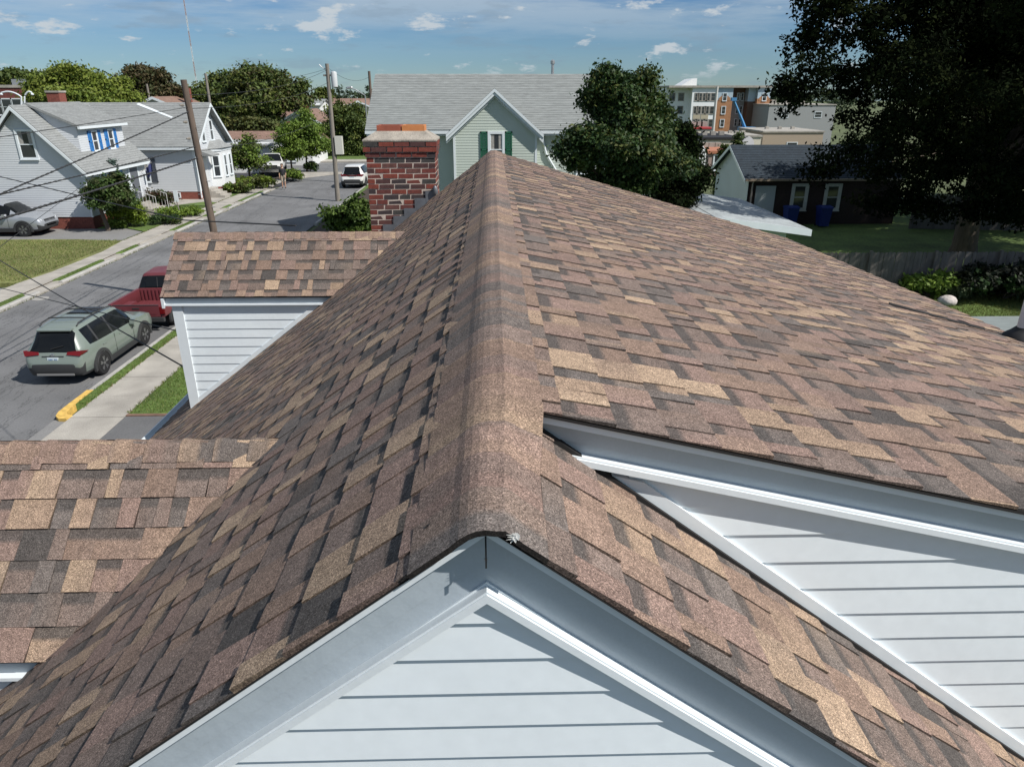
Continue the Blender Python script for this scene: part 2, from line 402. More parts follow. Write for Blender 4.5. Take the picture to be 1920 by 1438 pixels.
# dormers on the left slope: (ridge y, ridge z, half span to eave, slope, left end x)
DORM = [(2.86, 5.575, 0.70, 0.85, -3.5), (8.03, 5.56, 0.665, 0.85, -3.52)]
def in_dormer(p):
    for yd, zd, hs, sd, xl in DORM:
        if abs(p.y - yd) < hs - .06 and p.x > xl + .1 and zd - sd * abs(p.y - yd) > p.z + .07: return True
    return False
NRM = Vector((MS, 0, 1)) / LM
shingle_slope((XR, 0, ZR), (0, 1, 0), (-1, 0, -MS), .064, .143, (XR - XLE) * LM, lambda v: (YF - .012, YB), 'left', in_dormer)
shingle_slope((XR, 0, ZR), (0, 1, 0), (1, 0, -MS), .064, .143, 4.05 * LM, lambda v: (YF - .012, YS + .06), 'right')
shingle_slope((XR, 0, ZR + .004), (0, 1, 0), (1, 0, -SS), .05, .143, (XRE - XR) * LS, lambda v: (YS - .012, YB), 'shed')
for yd, zd, hs, sd, xl in DORM:
    ls = math.hypot(1, sd); vend = hs * ls
    def lim(v, zd=zd, sd=sd, ls=ls, xl=xl):     # the valley: where the main slope is as high as the dormer slope
        z = zd - sd * v / ls; return (xl, XR - (ZR - z) / MS + .035)
    for sg in (-1, 1): shingle_slope((0, yd, zd), (1, 0, 0), (0, sg, -sd), .009, .13, vend, lim, 'dormer')
def twist(p):      # the old shed roof has sagged: a little steeper towards its far end
    return (p[0], p[1], p[2] - 0.052 * max(0.0, (p[1] - 1.7) / 8.1) * (p[0] - XR))
for q in PIECES:
    if q[4] == 'shed': q[0].v = [twist(v) for v in q[0].v]
# roof decks
def deck(name, pts, th=.010):
    pts = [Vector(p) for p in pts]; n = (pts[1] - pts[0]).cross(pts[2] - pts[0]).normalized()
    if n.z < 0: n = -n
    pts = [p - n * .006 for p in pts]
    return MB().prism(pts, -n * th).build(name, BLACK, house)
zl = lambda x: ZR - MS * abs(x - XR)
deckL = deck('roof_slope', [(XR - .05, YF + .02, zl(XR - .05)), (XR - .05, YB, zl(XR - .05)), (XLE, YB, zl(XLE)), (XLE, YF + .02, zl(XLE))])
deckR = deck('roof_slope', [(XR + .05, YF + .02, zl(XR + .05)), (XR + .05, YS + .07, zl(XR + .05)), (4.05, YS + .07, zl(4.05)), (4.05, YF + .02, zl(4.05))])
zs_ = lambda x: ZR + .004 - SS * (x - XR)
dsm = MB()
for i in range(16):
    for k in range(4):
        ya_, yb_ = YS + .02 + (YB - YS - .02) * i / 16, YS + .02 + (YB - YS - .02) * (i + 1) / 16; xa_, xb_ = max(XR + .05, XR + (XRE - XR) * k / 4), XR + (XRE - XR) * (k + 1) / 4
        dsm.prism([(xa_, ya_, zs_(xa_) - .012), (xb_, ya_, zs_(xb_) - .012), (xb_, yb_, zs_(xb_) - .012), (xa_, yb_, zs_(xa_) - .012)], (0, 0, -.008))
deckS = dsm.build('dormer_roof', BLACK, house)
for v in deckS.data.vertices: v.co = twist(v.co)
DECKS = {'left': deckL, 'right': deckR, 'shed': deckS}
dd = []
for yd, zd, hs, sd, xl in DORM:
    xa = XR - (ZR - zd) / MS; ze = zd - sd * hs; xe = XR - (ZR - ze) / MS
    dm = MB()
    for sg in (-1, 1):
        dm.prism([(xl, yd, zd - .008), (xa, yd, zd - .008), (xe, yd + sg * (hs - .01), ze + sd * .01 - .008), (xl, yd + sg * (hs - .01), ze + sd * .01 - .008)], (0, 0, -.012))
    dd.append(dm.build('dormer_roof', BLACK, house))
DECKS['dormer'] = dd[0]
# the 300 shingles that show largest are objects, the rest one part
def proj(p):
    v = p - CP; d = v.dot(FW)
    return (960 + 1333 * v.dot(RT) / d, 719 - 1333 * v.dot(UP) / d, d) if d > .05 else (-1, -1, -1)
sc_ = []
for i, (mb, c, n, a, s) in enumerate(PIECES):
    x, y, d = proj(c)
    if d < 0 or not (-30 < x < 1950 and -30 < y < 1460): sc_.append((0, i)); continue
    sc_.append((a * abs((CP - c).normalized().dot(n)) / d ** 2, i))
sc_.sort(reverse=True); big = set(i for _, i in sc_[:300]); rest = MB()
for i, (mb, c, n, a, s) in enumerate(PIECES):
    if i in big:
        par = DECKS[s] if s != 'dormer' else dd[0 if c.y < 5 else 1]
        mb.build('shingle', SHM, par)
    else:
        b = len(rest.v); rest.v += mb.v; rest.f += [[q + b for q in f] for f in mb.f]; rest.m += mb.m; rest.c += mb.c
tag(rest.build('shingle_field', SHM, house), kind='stuff')

# ridge caps
def cap_piece(y0, y1, mL, mR, parent, org=None, ax=None, rz=ZR, w=.168, wr=None):
    """folded cap over a ridge along +Y (or, given org/ax, along -X for a dormer ridge)"""
    k = .08
    def prof_at(t):
        mr = mR(y0 + (y1 - y0) * t) if callable(mR) else mR; wR = wr or w
        lL, lR = math.hypot(1, mL), math.hypot(1, mr)
        A = Vector((-k / lL, -k * mL / lL)); B = Vector((k / lR, -k * mr / lR)); Pm = Vector((0.002, .022))
        return [Vector((-w / lL, -w * mL / lL))] + [(1 - u) ** 2 * A + 2 * u * (1 - u) * Pm + u * u * B for u in [i / 8 for i in range(9)]] + [Vector((wR / lR, -wR * mr / lR))]
    c0 = pick(CAPW); c1 = mixc(c0, pick(CAPW), .6); c2 = mixc(c1, pick(CAPW), .5)
    rows = [(0, .008, c0), (.35, .0095, c0), (.5, .0103, c1), (.8, .0117, c1), (1.0, .013, c2)]
    mb = MB()
    def Q(p, t, h):
        nx = Vector((p.x * .8, 1.2 * (abs(p.x) + .05))).normalized()
        if ax is None and p.x > .03: h += .006
        x, z = p.x + nx.x * h, p.y + nx.y * h; y = y0 + (y1 - y0) * t
        if ax is None: return Vector((XR + x, y, rz + z))
        return Vector((org[0] - y, org[1] + x, rz + z))
    for (t0, h0, a), (t1, h1, b) in zip(rows[:-1], rows[1:]):
        p0, p1 = prof_at(t0), prof_at(t1)
        for i in range(len(p0) - 1):
            mb.quad(Q(p0[i], t0, h0), Q(p0[i + 1], t0, h0), Q(p1[i + 1], t1, h1), Q(p1[i], t1, h1), 0, (a, a, b, b))
    for t, h in ((0, .008), (1, .013)):
        pf = prof_at(t)
        for p, q in zip(pf[:-1], pf[1:]):
            mb.quad(Q(p, t, h), Q(p, t, -.004), Q(q, t, -.004), Q(q, t, h), 0, EDGE)
    p0, p1 = prof_at(0), prof_at(1)
    for i in (0, -1):
        mb.quad(Q(p0[i], 0, .008), Q(p1[i], 1, .013), Q(p1[i], 1, -.004), Q(p0[i], 0, -.004), 0, EDGE)
    o = mb.build('ridge_cap', SHM, parent); o.data.polygons.foreach_set('use_smooth', [True] * len(o.data.polygons)); o.data.set_sharp_from_angle(angle=RAD(50)); return o
y = YF - .022
while y < YB:
    y1 = min(y + .146, YB + .01); cap_piece(y, y1, MS, lambda yy: MS + (SS + .01 - MS) * min(1, max(0, (yy - 1.36) / .28)), house, w=.178, wr=.138); y = y1
for (yd, zd, hs, sd, xl), par in zip(DORM, dd):
    xa = XR - (ZR - zd) / MS; t = -xa - .16 if yd < 5 else -xa - .03
    x = t
    while x < -xl:
        x1 = min(x + .15, -xl + .01); cap_piece(x, x1, sd, sd, par, org=(0, yd), ax=1, rz=zd, w=.115); x = x1
# nail heads dabbed with sealant on the first cap
for px, py in ((997, 968), (804, 987)):
    p = None
    for s in range(400):
        q = CP + ray(px, py) * (1.0 + s * .002)
        if q.z < ZR - MS * abs(q.x - XR) + .012: p = q; break
    if p is not None:
        g = MB(); g.lathe([(.0, -.002), (.006, -.001), (.0055, .002), (.003, .004), (0.0005, .0045)], p, (0.5 if px > 912 else -.5, 0, .85), 9)
        for v_i in range(len(g.v)): g.v[v_i] = tuple(Vector(g.v[v_i]) + Vector((rnd.uniform(-.002, .002), rnd.uniform(-.003, .003), rnd.uniform(-.001, .001))))
        g.build('sealant_dab', BLACK, house, smooth=60)

# ---------------------------------------------------------------- rakes, walls, siding
def rake(parent, side, x0, z0, sl, L, y0, y1, d0, d1, name, material, trimx=None):
    """board hung below a rake line that starts at (x0,z0): vertical drops d0..d1"""
    p = [(x0, y0, z0 - d0), (x0, y0, z0 - d1), (x0 + side * L, y0, z0 - sl * L - d1), (x0 + side * L, y0, z0 - sl * L - d0)]
    return MB().prism(p, (0, y1 - y0, 0)).build(name, material, parent)
for sd_, tl in ((-1, 'rake_fascia'), (1, 'rake_fascia')):
    rake(house, sd_, XR, ZR, MS, 4.05, YF - .004, YF + .05, .010, .030, 'drip_edge', TRIM)
    rake(house, sd_, XR, ZR, MS, 4.03, YF + .030, YF + .06, .0295, .107, tl, FASC)
    rake(house, sd_, XR, ZR, MS, 4.03, YF + .036, YF + .07, .1065, .172, 'frieze_board', FASC)
    # channel that receives the siding: a rounded white strip standing proud of the wall
    pr = MB()
    for q0, q1, yy0, yy1 in ((.166, .172, YF + .010, YF + .04), (.1715, .192, YF + .007, YF + .04)):
        pr.prism([(XR, yy0, ZR - q0), (XR, yy0, ZR - q1), (XR + sd_ * 4.0, yy0, ZR - MS * 4.0 - q1), (XR + sd_ * 4.0, yy0, ZR - MS * 4.0 - q0)], (0, yy1 - yy0, 0))
    pr.build('siding_channel', TRIM, house)
    MB().prism([(XR, YF - .012, ZR - .007), (XR, YF - .012, ZR - .0095), (XR + sd_ * 4.05, YF - .012, ZR - MS * 4.05 - .0095), (XR + sd_ * 4.05, YF - .012, ZR - MS * 4.05 + .002)], (0, .07, 0)).build('starter_strip_edge', BLACK, house)
MB().box(XR - .0016, XR + .0016, YF - .006, YF - .003, ZR - .10, ZR - .03).build('mitre_joint', DARKGAP, house)
for px, py in ((911, 1048),): 
    p = PY(px, py, YF + .011); MB().lathe([(.0035, 0), (.003, .003), (.001, .004)], p, (0, -1, 0), 8).build('nail_head', GALV, house)
# torn scrap of pale membrane stuck on the right drip edge
sc0 = PY(962, 1003, YF - .024); tm = MB()
for i in range(9):
    a = rnd.uniform(-.9, .5); l = rnd.uniform(.006, .016); w = rnd.uniform(.001, .0035); q = sc0 + Vector((rnd.uniform(-.004, .008), -.001 * i * .5, rnd.uniform(-.006, .004)))
    dx = Vector((-math.cos(a), -.25, math.sin(a))) * l; nx = Vector((math.sin(a), 0, math.cos(a))) * w
    tm.quad(q - nx, q + nx, q + dx + nx * .2, q + dx - nx * .2)
    tm.quad(q + Vector((0, 0, .004)), q + Vector((.005, -.002, 0)), q + Vector((.002, -.003, -.008)), q + Vector((-.003, -.002, -.003)))
tm.build('torn_membrane', mat('pale_membrane', (.62, .62, .6), .8), house)
WY = YF + .030
body = MB().box(-3.95, 3.9, WY, YB - .15, 0, 3.05).build('wall', WHITE, house)
wf = MB().prism([(-3.95, WY + .001, 3.0), (3.9, WY + .001, 3.0), (XR, WY + .001, ZR - .16)], (0, .1, 0)).build('wall', WHITE, house)
gp = [(-3.9, 3.1), (3.88, 3.1), (XR, ZR - .185)]
for mb in lap_boards(gp, (0, WY, 0), (1, 0, 0), (0, -1, 0), .0905, .0075, z_start=6.030 - .0905 * 22):
    mb.build('siding_board', WHITE, wf)
gf = MB().prism([(-3.95, YB - .15, 3.0), (XR, YB - .15, ZR - .05), (3.9, YB - .15, 3.0)], (0, .08, 0)).build('wall', WHITE, house)
lap_wall(house, [(-3.95, 0.2), (-3.95, 3.05), (3.9, 3.05), (3.9, 0.2)], (0, WY, 0), (1, 0, 0), (0, -1, 0), .1005, .011, WHITE)
# shed dormer: front rake and cheek wall
rake(house, 1, XR + .1, ZR - SS * .1, SS, 3.95, YS - .004, YS + .05, .008, .028, 'drip_edge', TRIM)
rake(house, 1, XR + .1, ZR - SS * .1, SS, 3.95, YS + .030, YS + .06, .0275, .080, 'rake_fascia', FASC)
rake(house, 1, XR + .1, ZR - SS * .1, SS, 3.95, YS + .036, YS + .07, .0795, .118, 'frieze_board', FASC)
MB().prism([(XR + .1, YS - .012, zs_(XR + .1)), (XR + .1, YS - .012, zs_(XR + .1) - .0115), (XRE, YS - .012, zs_(XRE) - .0115), (XRE, YS - .012, zs_(XRE))], (0, .07, 0)).build('starter_strip_edge', BLACK, house)
SWY = YS + .045
pr = MB()
for q0, q1, yy0 in ((.112, .118, YS + .010), (.1175, .136, YS + .006)):
    pr.prism([(XR, yy0, ZR - q0), (XR, yy0, ZR - q1), (4.0, yy0, ZR - SS * 4.02 - q1), (4.0, yy0, ZR - SS * 4.02 - q0)], (0, SWY - yy0 + .01, 0))
pr.build('siding_channel', TRIM, house)
sw = MB().prism([(XR, SWY + .002, ZR - .1), (3.95, SWY + .002, zs_(3.95) - .1), (3.95, SWY + .002, zl(3.95) - .1), (XR + .05, SWY + .002, ZR - .2)], (0, .1, 0)).build('wall', WHITE, house)
sp = [(.36, zl(.36) + .045), (3.95, zl(3.95) + .045), (3.95, zs_(3.95) - .13), (.36, zs_(.36) - .13)]
for mb in lap_boards(sp, (0, SWY, 0), (1, 0, 0), (0, -1, 0), .0945, .0075, z_start=5.75 - .0945 * 22):
    mb.build('siding_board', WHITE, sw)
# dark flashing gap where the steep slope meets the cheek wall, then the trim strip
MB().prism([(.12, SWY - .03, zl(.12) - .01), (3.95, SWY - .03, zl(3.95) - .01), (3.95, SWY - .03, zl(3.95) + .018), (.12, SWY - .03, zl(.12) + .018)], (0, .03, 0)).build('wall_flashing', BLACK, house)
# trim strip along the bottom of the cheek wall
d0, d1 = .012, .062
MB().prism([(.30, SWY - .018, zl(.30) + d0), (3.95, SWY - .018, zl(3.95) + d0), (3.95, SWY - .018, zl(3.95) + d1), (.40, SWY - .018, zl(.40) + d1)], (0, .025, 0)).build('base_trim', TRIM, house)
MB().box(3.85, 3.93, SWY + .1, YB - .15, 3.0, 5.0).build('wall', WHITE, house)
ef = MB().box(XRE - .03, XRE + .012, YS, YB, zs_(XRE) - .16, zs_(XRE) - .012); ef.v = [twist(v) for v in ef.v]; ef.build('eave_fascia', TRIM, house)
MB().prism([(XR, YB - .15, ZR - .03), (3.9, YB - .15, zs_(3.9) - .26), (3.9, YB - .15, 3)], (0, .08, 0)).build('wall', WHITE, house)
# left eave with gutter
g = MB(); zg = zl(XLE)
for a, b in (((-.005, -.02), (-.005, -.13)), ((-.005, -.13), (-.11, -.13)), ((-.11, -.13), (-.13, -.02)), ((-.13, -.02), (-.115, -.02)), ((-.115, -.02), (-.098, -.12)), ((-.098, -.12), (-.015, -.12)), ((-.015, -.12), (-.015, -.02))):
    g.quad((XLE + a[0], YF, zg + a[1]), (XLE + a[0], YB, zg + a[1]), (XLE + b[0], YB, zg + b[1]), (XLE + b[0], YF, zg + b[1]))
g.build('gutter', TRIM, house)
# dormer walls
for (yd, zd, hs, sd, xl), dk in zip(DORM, dd):
    wy = yd - hs + .055; ze = zd - sd * hs; xw = xl + .1
    xb = lambda z: XR - (ZR - z) / MS
    ztop = ze + .02
    def wallpoly(z0, z1): return [(xw, z1), (xb(z1) + .1, z1), (xb(zl(xw)) , zl(xw) - .06), (xw, zl(xw) - .06)]
    w1 = MB().prism([(p[0], wy + .001, p[1]) for p in wallpoly(0, ztop)], (0, .08, 0)).build('wall', WHITE, house)
    for mb in lap_boards([(xw + .09, zl(xw) + .03), (xw + .09, ztop), (xb(ztop) - .02, ztop), (xw + .14, zl(xw + .14) + .035)], (0, wy, 0), (1, 0, 0), (0, -1, 0), .1005, .0065): mb.build('siding_board', WHITE, w1)
    MB().prism([(xw, yd - hs + .055, zl(xw) - .1), (xw, yd + hs - .055, zl(xw) - .1), (xw, yd + hs - .055, ze), (xw, yd, zd - .1), (xw, yd - hs + .055, ze)], (.08, 0, 0)).build('wall', WHITE, house)
    MB().prism([(p[0], yd + hs - .055, p[1]) for p in wallpoly(0, ztop)], (0, -.08, 0)).build('wall', WHITE, house)
    MB().box(xw - .012, xw + .095, wy - .022, wy + .05, zl(xw) - .12, ze - .093).build('corner_board', TRIM, house)
    ex = xb(ze) + .04
    MB().box(xl + .01, ex, yd - hs + .034, yd - hs + .05, ze - .080, ze - .012).build('eave_fascia', FASC, house)
    MB().box(xl + .01, ex - .1, yd - hs + .012, wy, ze - .092, ze - .0795).build('soffit', TRIM, house)
    MB().box(xl + .02, ex - .08, yd - hs + .004, yd - hs + .0335, ze - .096, ze - .080).build('soffit_lip', TRIM, house)
    for sg in (-1, 1):
        MB().prism([(xl, yd, zd - .02), (xl, yd + sg * hs, ze - .02), (xl, yd + sg * hs, ze - .12), (xl, yd, zd - .12)], (.03, 0, 0)).build('rake_fascia', TRIM, house)
    t0 = xw + .02; t1 = xb(ze - .13)
    MB().prism([(t0, wy - .02, zl(t0) + .01), (t1, wy - .02, zl(t1) + .01), (t1, wy - .02, zl(t1) + .065), (t0, wy - .02, zl(t0) + .065)], (0, .025, 0)).build('base_trim', TRIM, house)
# plumbing vent with rubber boot on the shed roof
pv = PY(1908, 632, 5.0); xv = 3.97; yv = 4.98; zv = twist((xv, yv, zs_(xv)))[2]
vp = empty('vent_pipe', 'pale plumbing vent pipe with black rubber boot at the right edge of the brown roof', 'vent pipe', loc=(xv, yv, zv))
MB().lathe([(.055, -.05), (.055, .5), (.048, .5), (.046, .3)], (0, 0, 0), (0, 0, 1), 18).build('pipe', mat('pale_pvc', (.62, .63, .64), .4), vp, smooth=40)
MB().lathe([(.14, -.045), (.135, .02), (.10, .06), (.07, .105), (.062, .14), (.058, .145)], (0, 0, 0), (SS, 0, 1), 20).build('boot', RUBBER, vp, smooth=40)
# lifted shingle edge beside the vent
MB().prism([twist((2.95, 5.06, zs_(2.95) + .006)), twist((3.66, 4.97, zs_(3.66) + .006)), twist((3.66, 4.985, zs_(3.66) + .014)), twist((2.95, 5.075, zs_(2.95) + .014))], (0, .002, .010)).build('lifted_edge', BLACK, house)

# ---------------------------------------------------------------- chimney
cy0 = YB + .03; chx0, chx1 = -1.665, -.765; chd = .62; ztop = 6.40; cpitch = .0672
chim = MB().box(chx0 + .003, chx1 - .003, cy0 + .0035, cy0 + chd, 2.6, ztop - .002).build('chimney', MORTAR, house)
bl, bh, bd = .192, .0535, .05
bset = [MB().box(-a / 2, a / 2, 0, bd, -bh / 2, bh / 2) for a in (.192, .092, .14)]
bo = []
for mb_, nm in zip(bset, 'abc'):
    for i in range(len(mb_.v)):
        mb_.v[i] = tuple(Vector(mb_.v[i]) + Vector((rnd.uniform(-.003, .003), rnd.uniform(-.002, .002), rnd.uniform(-.002, .002))))
    bo.append(mb_.build('brick', BRICKM, chim))
def brick(kind, loc, rz=0):
    if bo[kind].get('used') is None: o = bo[kind]; o['used'] = 1
    else: o = bo[kind].copy(); COL.objects.link(o)
    o.name = 'brick'; o.parent = chim; o.location = (loc[0] + rnd.uniform(-.002, .002), loc[1] + rnd.uniform(-.002, .003), loc[2]); o.rotation_euler = (0, rnd.uniform(-.008, .008), rz)
z = ztop - cpitch / 2; row = 0
while z > 5.02:
    ex = .028 if row in (0, 1) else (.012 if row == 2 else 0)
    x = chx0 - ex + (.096 + .0 if row % 2 else .0); f0 = chx0 - ex; f1 = chx1 + ex
    spans = []; q = f0
    if row % 2: spans.append((q, q + .092)); q += .106
    while q < f1 - .02:
        e = min(q + (.192 if rnd.random() > .06 else .14), f1)
        if f1 - e < .05: e = f1
        spans.append((q, e)); q = e + .0135
    for a, b in spans:
        w = b - a; k = 0 if w > .166 else (2 if w > .115 else 1)
        brick(k, ((a + b) / 2, cy0 - ex, z)); COL.objects[-1].scale = (w / (.192, .092, .14)[k], 1, 1)
    q = cy0 - ex + .055
    if row % 2 == 0: q += .0
    while q < cy0 + chd - .05:
        e = min(q + (.092 if (row % 2 == 0 and q < cy0 + .08) else .192), cy0 + chd); w = e - q; k = 0 if w > .166 else (2 if w > .115 else 1)
        brick(k, (f1, (q + e) / 2, z), RAD(90)); COL.objects[-1].scale = (w / (.192, .092, .14)[k], 1, 1); q = e + .0135
    z -= cpitch; row += 1
CROWN = mat('stained_mortar_crown', (.30, .27, .23), .9, var=.25, vscale=6, fine=.2, fscale=60, bump=.4, bscale=40)
cr = MB(); a0, a1, b0, b1 = chx0 - .03, chx1 + .03, cy0 - .03, cy0 + chd + .03; s_ = .16
lo = [(a0, b0, ztop), (a1, b0, ztop), (a1, b1, ztop), (a0, b1, ztop)]; lo2 = [(x, y_, ztop + .02) for x, y_, _ in lo]; hi = [(a0 + s_, b0 + s_, ztop + .12), (a1 - s_, b0 + s_, ztop + .12), (a1 - s_, b1 - s_, ztop + .12), (a0 + s_, b1 - s_, ztop + .12)]
for A, B in ((lo, lo2), (lo2, hi)):
    for i in range(4): cr.quad(A[i], A[(i + 1) % 4], B[(i + 1) % 4], B[i])
cr.add(hi); cr.build('crown', CROWN, chim)
for xa_, xb_, mt in ((a0 + s_ + .01, a0 + s_ + .325, mat('red_clay_flue', (.30, .085, .05), .8, var=.15, vscale=8)), (a0 + s_ + .34, a1 - s_ - .005, mat('orange_clay_flue', (.52, .20, .07), .8, var=.15, vscale=8))):
    fl = MB(); ya, yb_ = b0 + s_ + .02, b1 - s_ - .02; zt = ztop + .19; w = .022
    fl.box(xa_, xb_, ya, ya + w, ztop + .08, zt); fl.box(xa_, xb_, yb_ - w, yb_, ztop + .08, zt); fl.box(xa_, xa_ + w, ya + w, yb_ - w, ztop + .08, zt); fl.box(xb_ - w, xb_, ya + w, yb_ - w, ztop + .08, zt)
    fl.build('flue_tile', mt, chim)
# stepped lead flashing climbing the roof slope in front of the stack
xs = chx0 + .16; k = 0
while xs < chx1 - .02:
    x1 = min(xs + .155, chx1); zt = zl(x1) + .055 + rnd.uniform(-.01, .02)
    MB().prism([(xs, cy0 - .012, zl(xs) - .12), (x1, cy0 - .012, zl(x1) - .12), (x1, cy0 - .012, zt), (xs, cy0 - .012 - .001, zt)], (0, .008, 0)).build('flashing', LEAD, chim); xs = x1 - .006; k += 1
MB().lathe([(.035, 0), (.04, .02), (.03, .09), (.012, .11)], (chx1 - .01, cy0 - .015, zl(chx1) + .02), (0, -.2, 1), 10).build('flashing_fold', LEAD, chim, smooth=40)
# ================================================================== GROUND, STREET, PAVEMENTS
def smooth01(a, b, x):
    t = min(1, max(0, (x - a) / (b - a))); return t * t * (3 - 2 * t)
def ground_h(x, y):
    return -0.05 - 6.0 * smooth01(60, 170, y) * smooth01(-5, 35, x) - 3.0 * smooth01(90, 260, y) - 14 * smooth01(300, 900, y)
gx = [-1500, -700, -350, -200, -120, -80, -60, -45] + list(range(-36, 37, 6)) + [45, 60, 80, 120, 200, 350, 700, 1500]
gy = [-300, -120, -60, -30, -10, 5] + list(range(12, 70, 6)) + list(range(72, 200, 10)) + [220, 260, 300, 360, 450, 600, 800, 1100, 1600, 2600]
gm = MB()
for y in gy:
    for x in gx: gm.v.append((x, y, ground_h(x, y)))
nx = len(gx)
for j in range(len(gy) - 1):
    for i in range(nx - 1): gm.f.append([j * nx + i, j * nx + i + 1, (j + 1) * nx + i + 1, (j + 1) * nx + i]); gm.m.append(0); gm.c.append(None)
struct(gm.build('ground', GROUND, smooth=80))

KL, KR = -16.92, -10.17     # kerb faces
HT = .11
def asphalt_mat():
    M = ASPH; t = M.node_tree; L = t.links.new; b = t.nodes['Principled BSDF']
    src = b.inputs['Base Color'].links[0].from_socket
    g = [n for n in t.nodes if n.type == 'NEW_GEOMETRY'][0]
    mp = t.nodes.new('ShaderNodeMapping'); mp.inputs['Scale'].default_value = (.9, .16, 1); L(g.outputs['Position'], mp.inputs[0])
    w = t.nodes.new('ShaderNodeTexNoise'); w.inputs['Scale'].default_value = 1.3; w.inputs['Detail'].default_value = 7; w.inputs['Roughness'].default_value = .65; L(mp.outputs[0], w.inputs['Vector'])
    # tarred cracks: thin level set of a warped noise
    sub = t.nodes.new('ShaderNodeMath'); sub.operation = 'SUBTRACT'; L(w.outputs['Fac'], sub.inputs[0]); sub.inputs[1].default_value = .5
    ab = t.nodes.new('ShaderNodeMath'); ab.operation = 'ABSOLUTE'; L(sub.outputs[0], ab.inputs[0])
    mr = t.nodes.new('ShaderNodeMapRange'); mr.inputs['From Min'].default_value = .002; mr.inputs['From Max'].default_value = .007
    mr.inputs['To Min'].default_value = .5; mr.inputs['To Max'].default_value = 1; L(ab.outputs[0], mr.inputs['Value'])
    x = t.nodes.new('ShaderNodeMix'); x.data_type = 'RGBA'; x.blend_type = 'MULTIPLY'; x.inputs[0].default_value = 1
    L(src, x.inputs[6]); L(mr.outputs[0], x.inputs[7])
    n2 = t.nodes.new('ShaderNodeTexNoise'); n2.inputs['Scale'].default_value = .9; n2.inputs['Detail'].default_value = 5
    mp2 = t.nodes.new('ShaderNodeMapping'); mp2.inputs['Scale'].default_value = (1.5, .25, 1); L(g.outputs['Position'], mp2.inputs[0]); L(mp2.outputs[0], n2.inputs['Vector'])
    m2 = t.nodes.new('ShaderNodeMapRange'); m2.inputs['From Min'].default_value = .63; m2.inputs['From Max'].default_value = .74
    m2.inputs['To Min'].default_value = 1; m2.inputs['To Max'].default_value = .62; L(n2.outputs['Fac'], m2.inputs['Value'])
    x2 = t.nodes.new('ShaderNodeMix'); x2.data_type = 'RGBA'; x2.blend_type = 'MULTIPLY'; x2.inputs[0].default_value = 1
    L(x.outputs[2], x2.inputs[6]); L(m2.outputs[0], x2.inputs[7]); L(x2.outputs[2], b.inputs['Base Color'])
asphalt_mat()
def sheet(name, poly, z, material, parent=None):
    return MB().add([(x, y, z) for x, y in poly], 0).build(name, material, parent)
road = struct(sheet('road', [(KL, -25), (KR, -25), (KR, 66), (-7, 69), (-7, 79.5), (-80, 79.5), (-80, 69), (-20, 69), (KL, 66)], 0.0, ASPH))
def slab(name, poly, z0, z1, material, parent=None):
    return MB().prism([(x, y, z0) for x, y in poly][::-1], (0, 0, z1 - z0)).build(name, material, parent)
# left side: kerb, verge strips, pavement
SL0, SL1 = -18.55, -17.45
pavL = struct(slab('pavement', [(SL0, -20), (SL1, -20), (SL1, 64), (SL0, 64)], -.04, HT - .02, SOIL)); pavL.name = 'pavement_left'
pavR = struct(slab('pavement', [(-9.72, -20), (-8.5, -20), (-8.5, 62), (-9.72, 62)], -.04, HT - .02, SOIL)); pavR.name = 'pavement_right'
def slabs(par, x0, x1, y0, y1, step):
    proto = None; y = y0
    while y < y1:
        if proto is None:
            mb = MB().box(0, x1 - x0, 0.007, step - .007, HT - .06, HT); proto = mb.build('paving_slab', CONC, par); proto.location = (x0, y, 0)
        else: share(proto, 'paving_slab', par, (x0, y, rnd.uniform(-.004, .004)), (rnd.uniform(-.002, .002), rnd.uniform(-.003, .003), 0))
        y += step
slabs(pavL, SL0, SL1, 18, 64, 1.25); slabs(pavR, -9.72, -8.5, 10, 30, 1.25)
def strips(x0, x1, segs, material, nm):
    for a, b in segs:
        r = .35
        p = [(x0, a + .1), (x1 - .1, a + r), (x1, a + r + .3), (x1, b - r - .3), (x1 - .1, b - r), (x0, b - .1)] if x1 > x0 else []
        struct(slab(nm, p, -.04, HT + .012, material))
LSEG = [(18, 26.1), (27.9, 31.9), (33.0, 35.2), (38.9, 42.4), (43.6, 45.6), (47.0, 48.5), (50.0, 55.5)]
strips(SL1 + .01, KL - .16, LSEG, GRASS, 'verge_grass')
ap = []
prev = 10
for a, b in LSEG + [(57.5, 57.6)]:
    if a - prev > .2: ap.append((prev, a))
    prev = b
for a, b in ap:
    struct(slab('driveway_apron', [(SL1 + .005, a - .25), (KL + .02, a - .1), (KL + .02, b + .1), (SL1 + .005, b + .25)], -.04, HT - .045, CONC if b < 60 else ASPH2))
def kerb(x, segs, side, material=KERBM, step=2.2):
    for a, b in segs:
        y = a
        while y < b - .05:
            e = min(y + step, b)
            mb = MB(); j = rnd.uniform(-.012, .012)
            mb.prism([(x + j, y + .006, -.05), (x + j - side * .16, y + .006, -.05), (x + j - side * .16, y + .006, HT + .016), (x + j - side * .03, y + .006, HT + .016), (x + j, y + .006, HT - .02)], (0, e - y - .012, 0))
            struct(mb.build('kerb_stone', material)); y = e
kerb(KL, [(a - .15, b + .15) for a, b in LSEG], 1); kerb(KR, [(16.6, 37), (41, 60)], -1)
strips(-10.02, -9.73, [(15.6, 36), (42, 60)], GRASS, 'verge_grass')
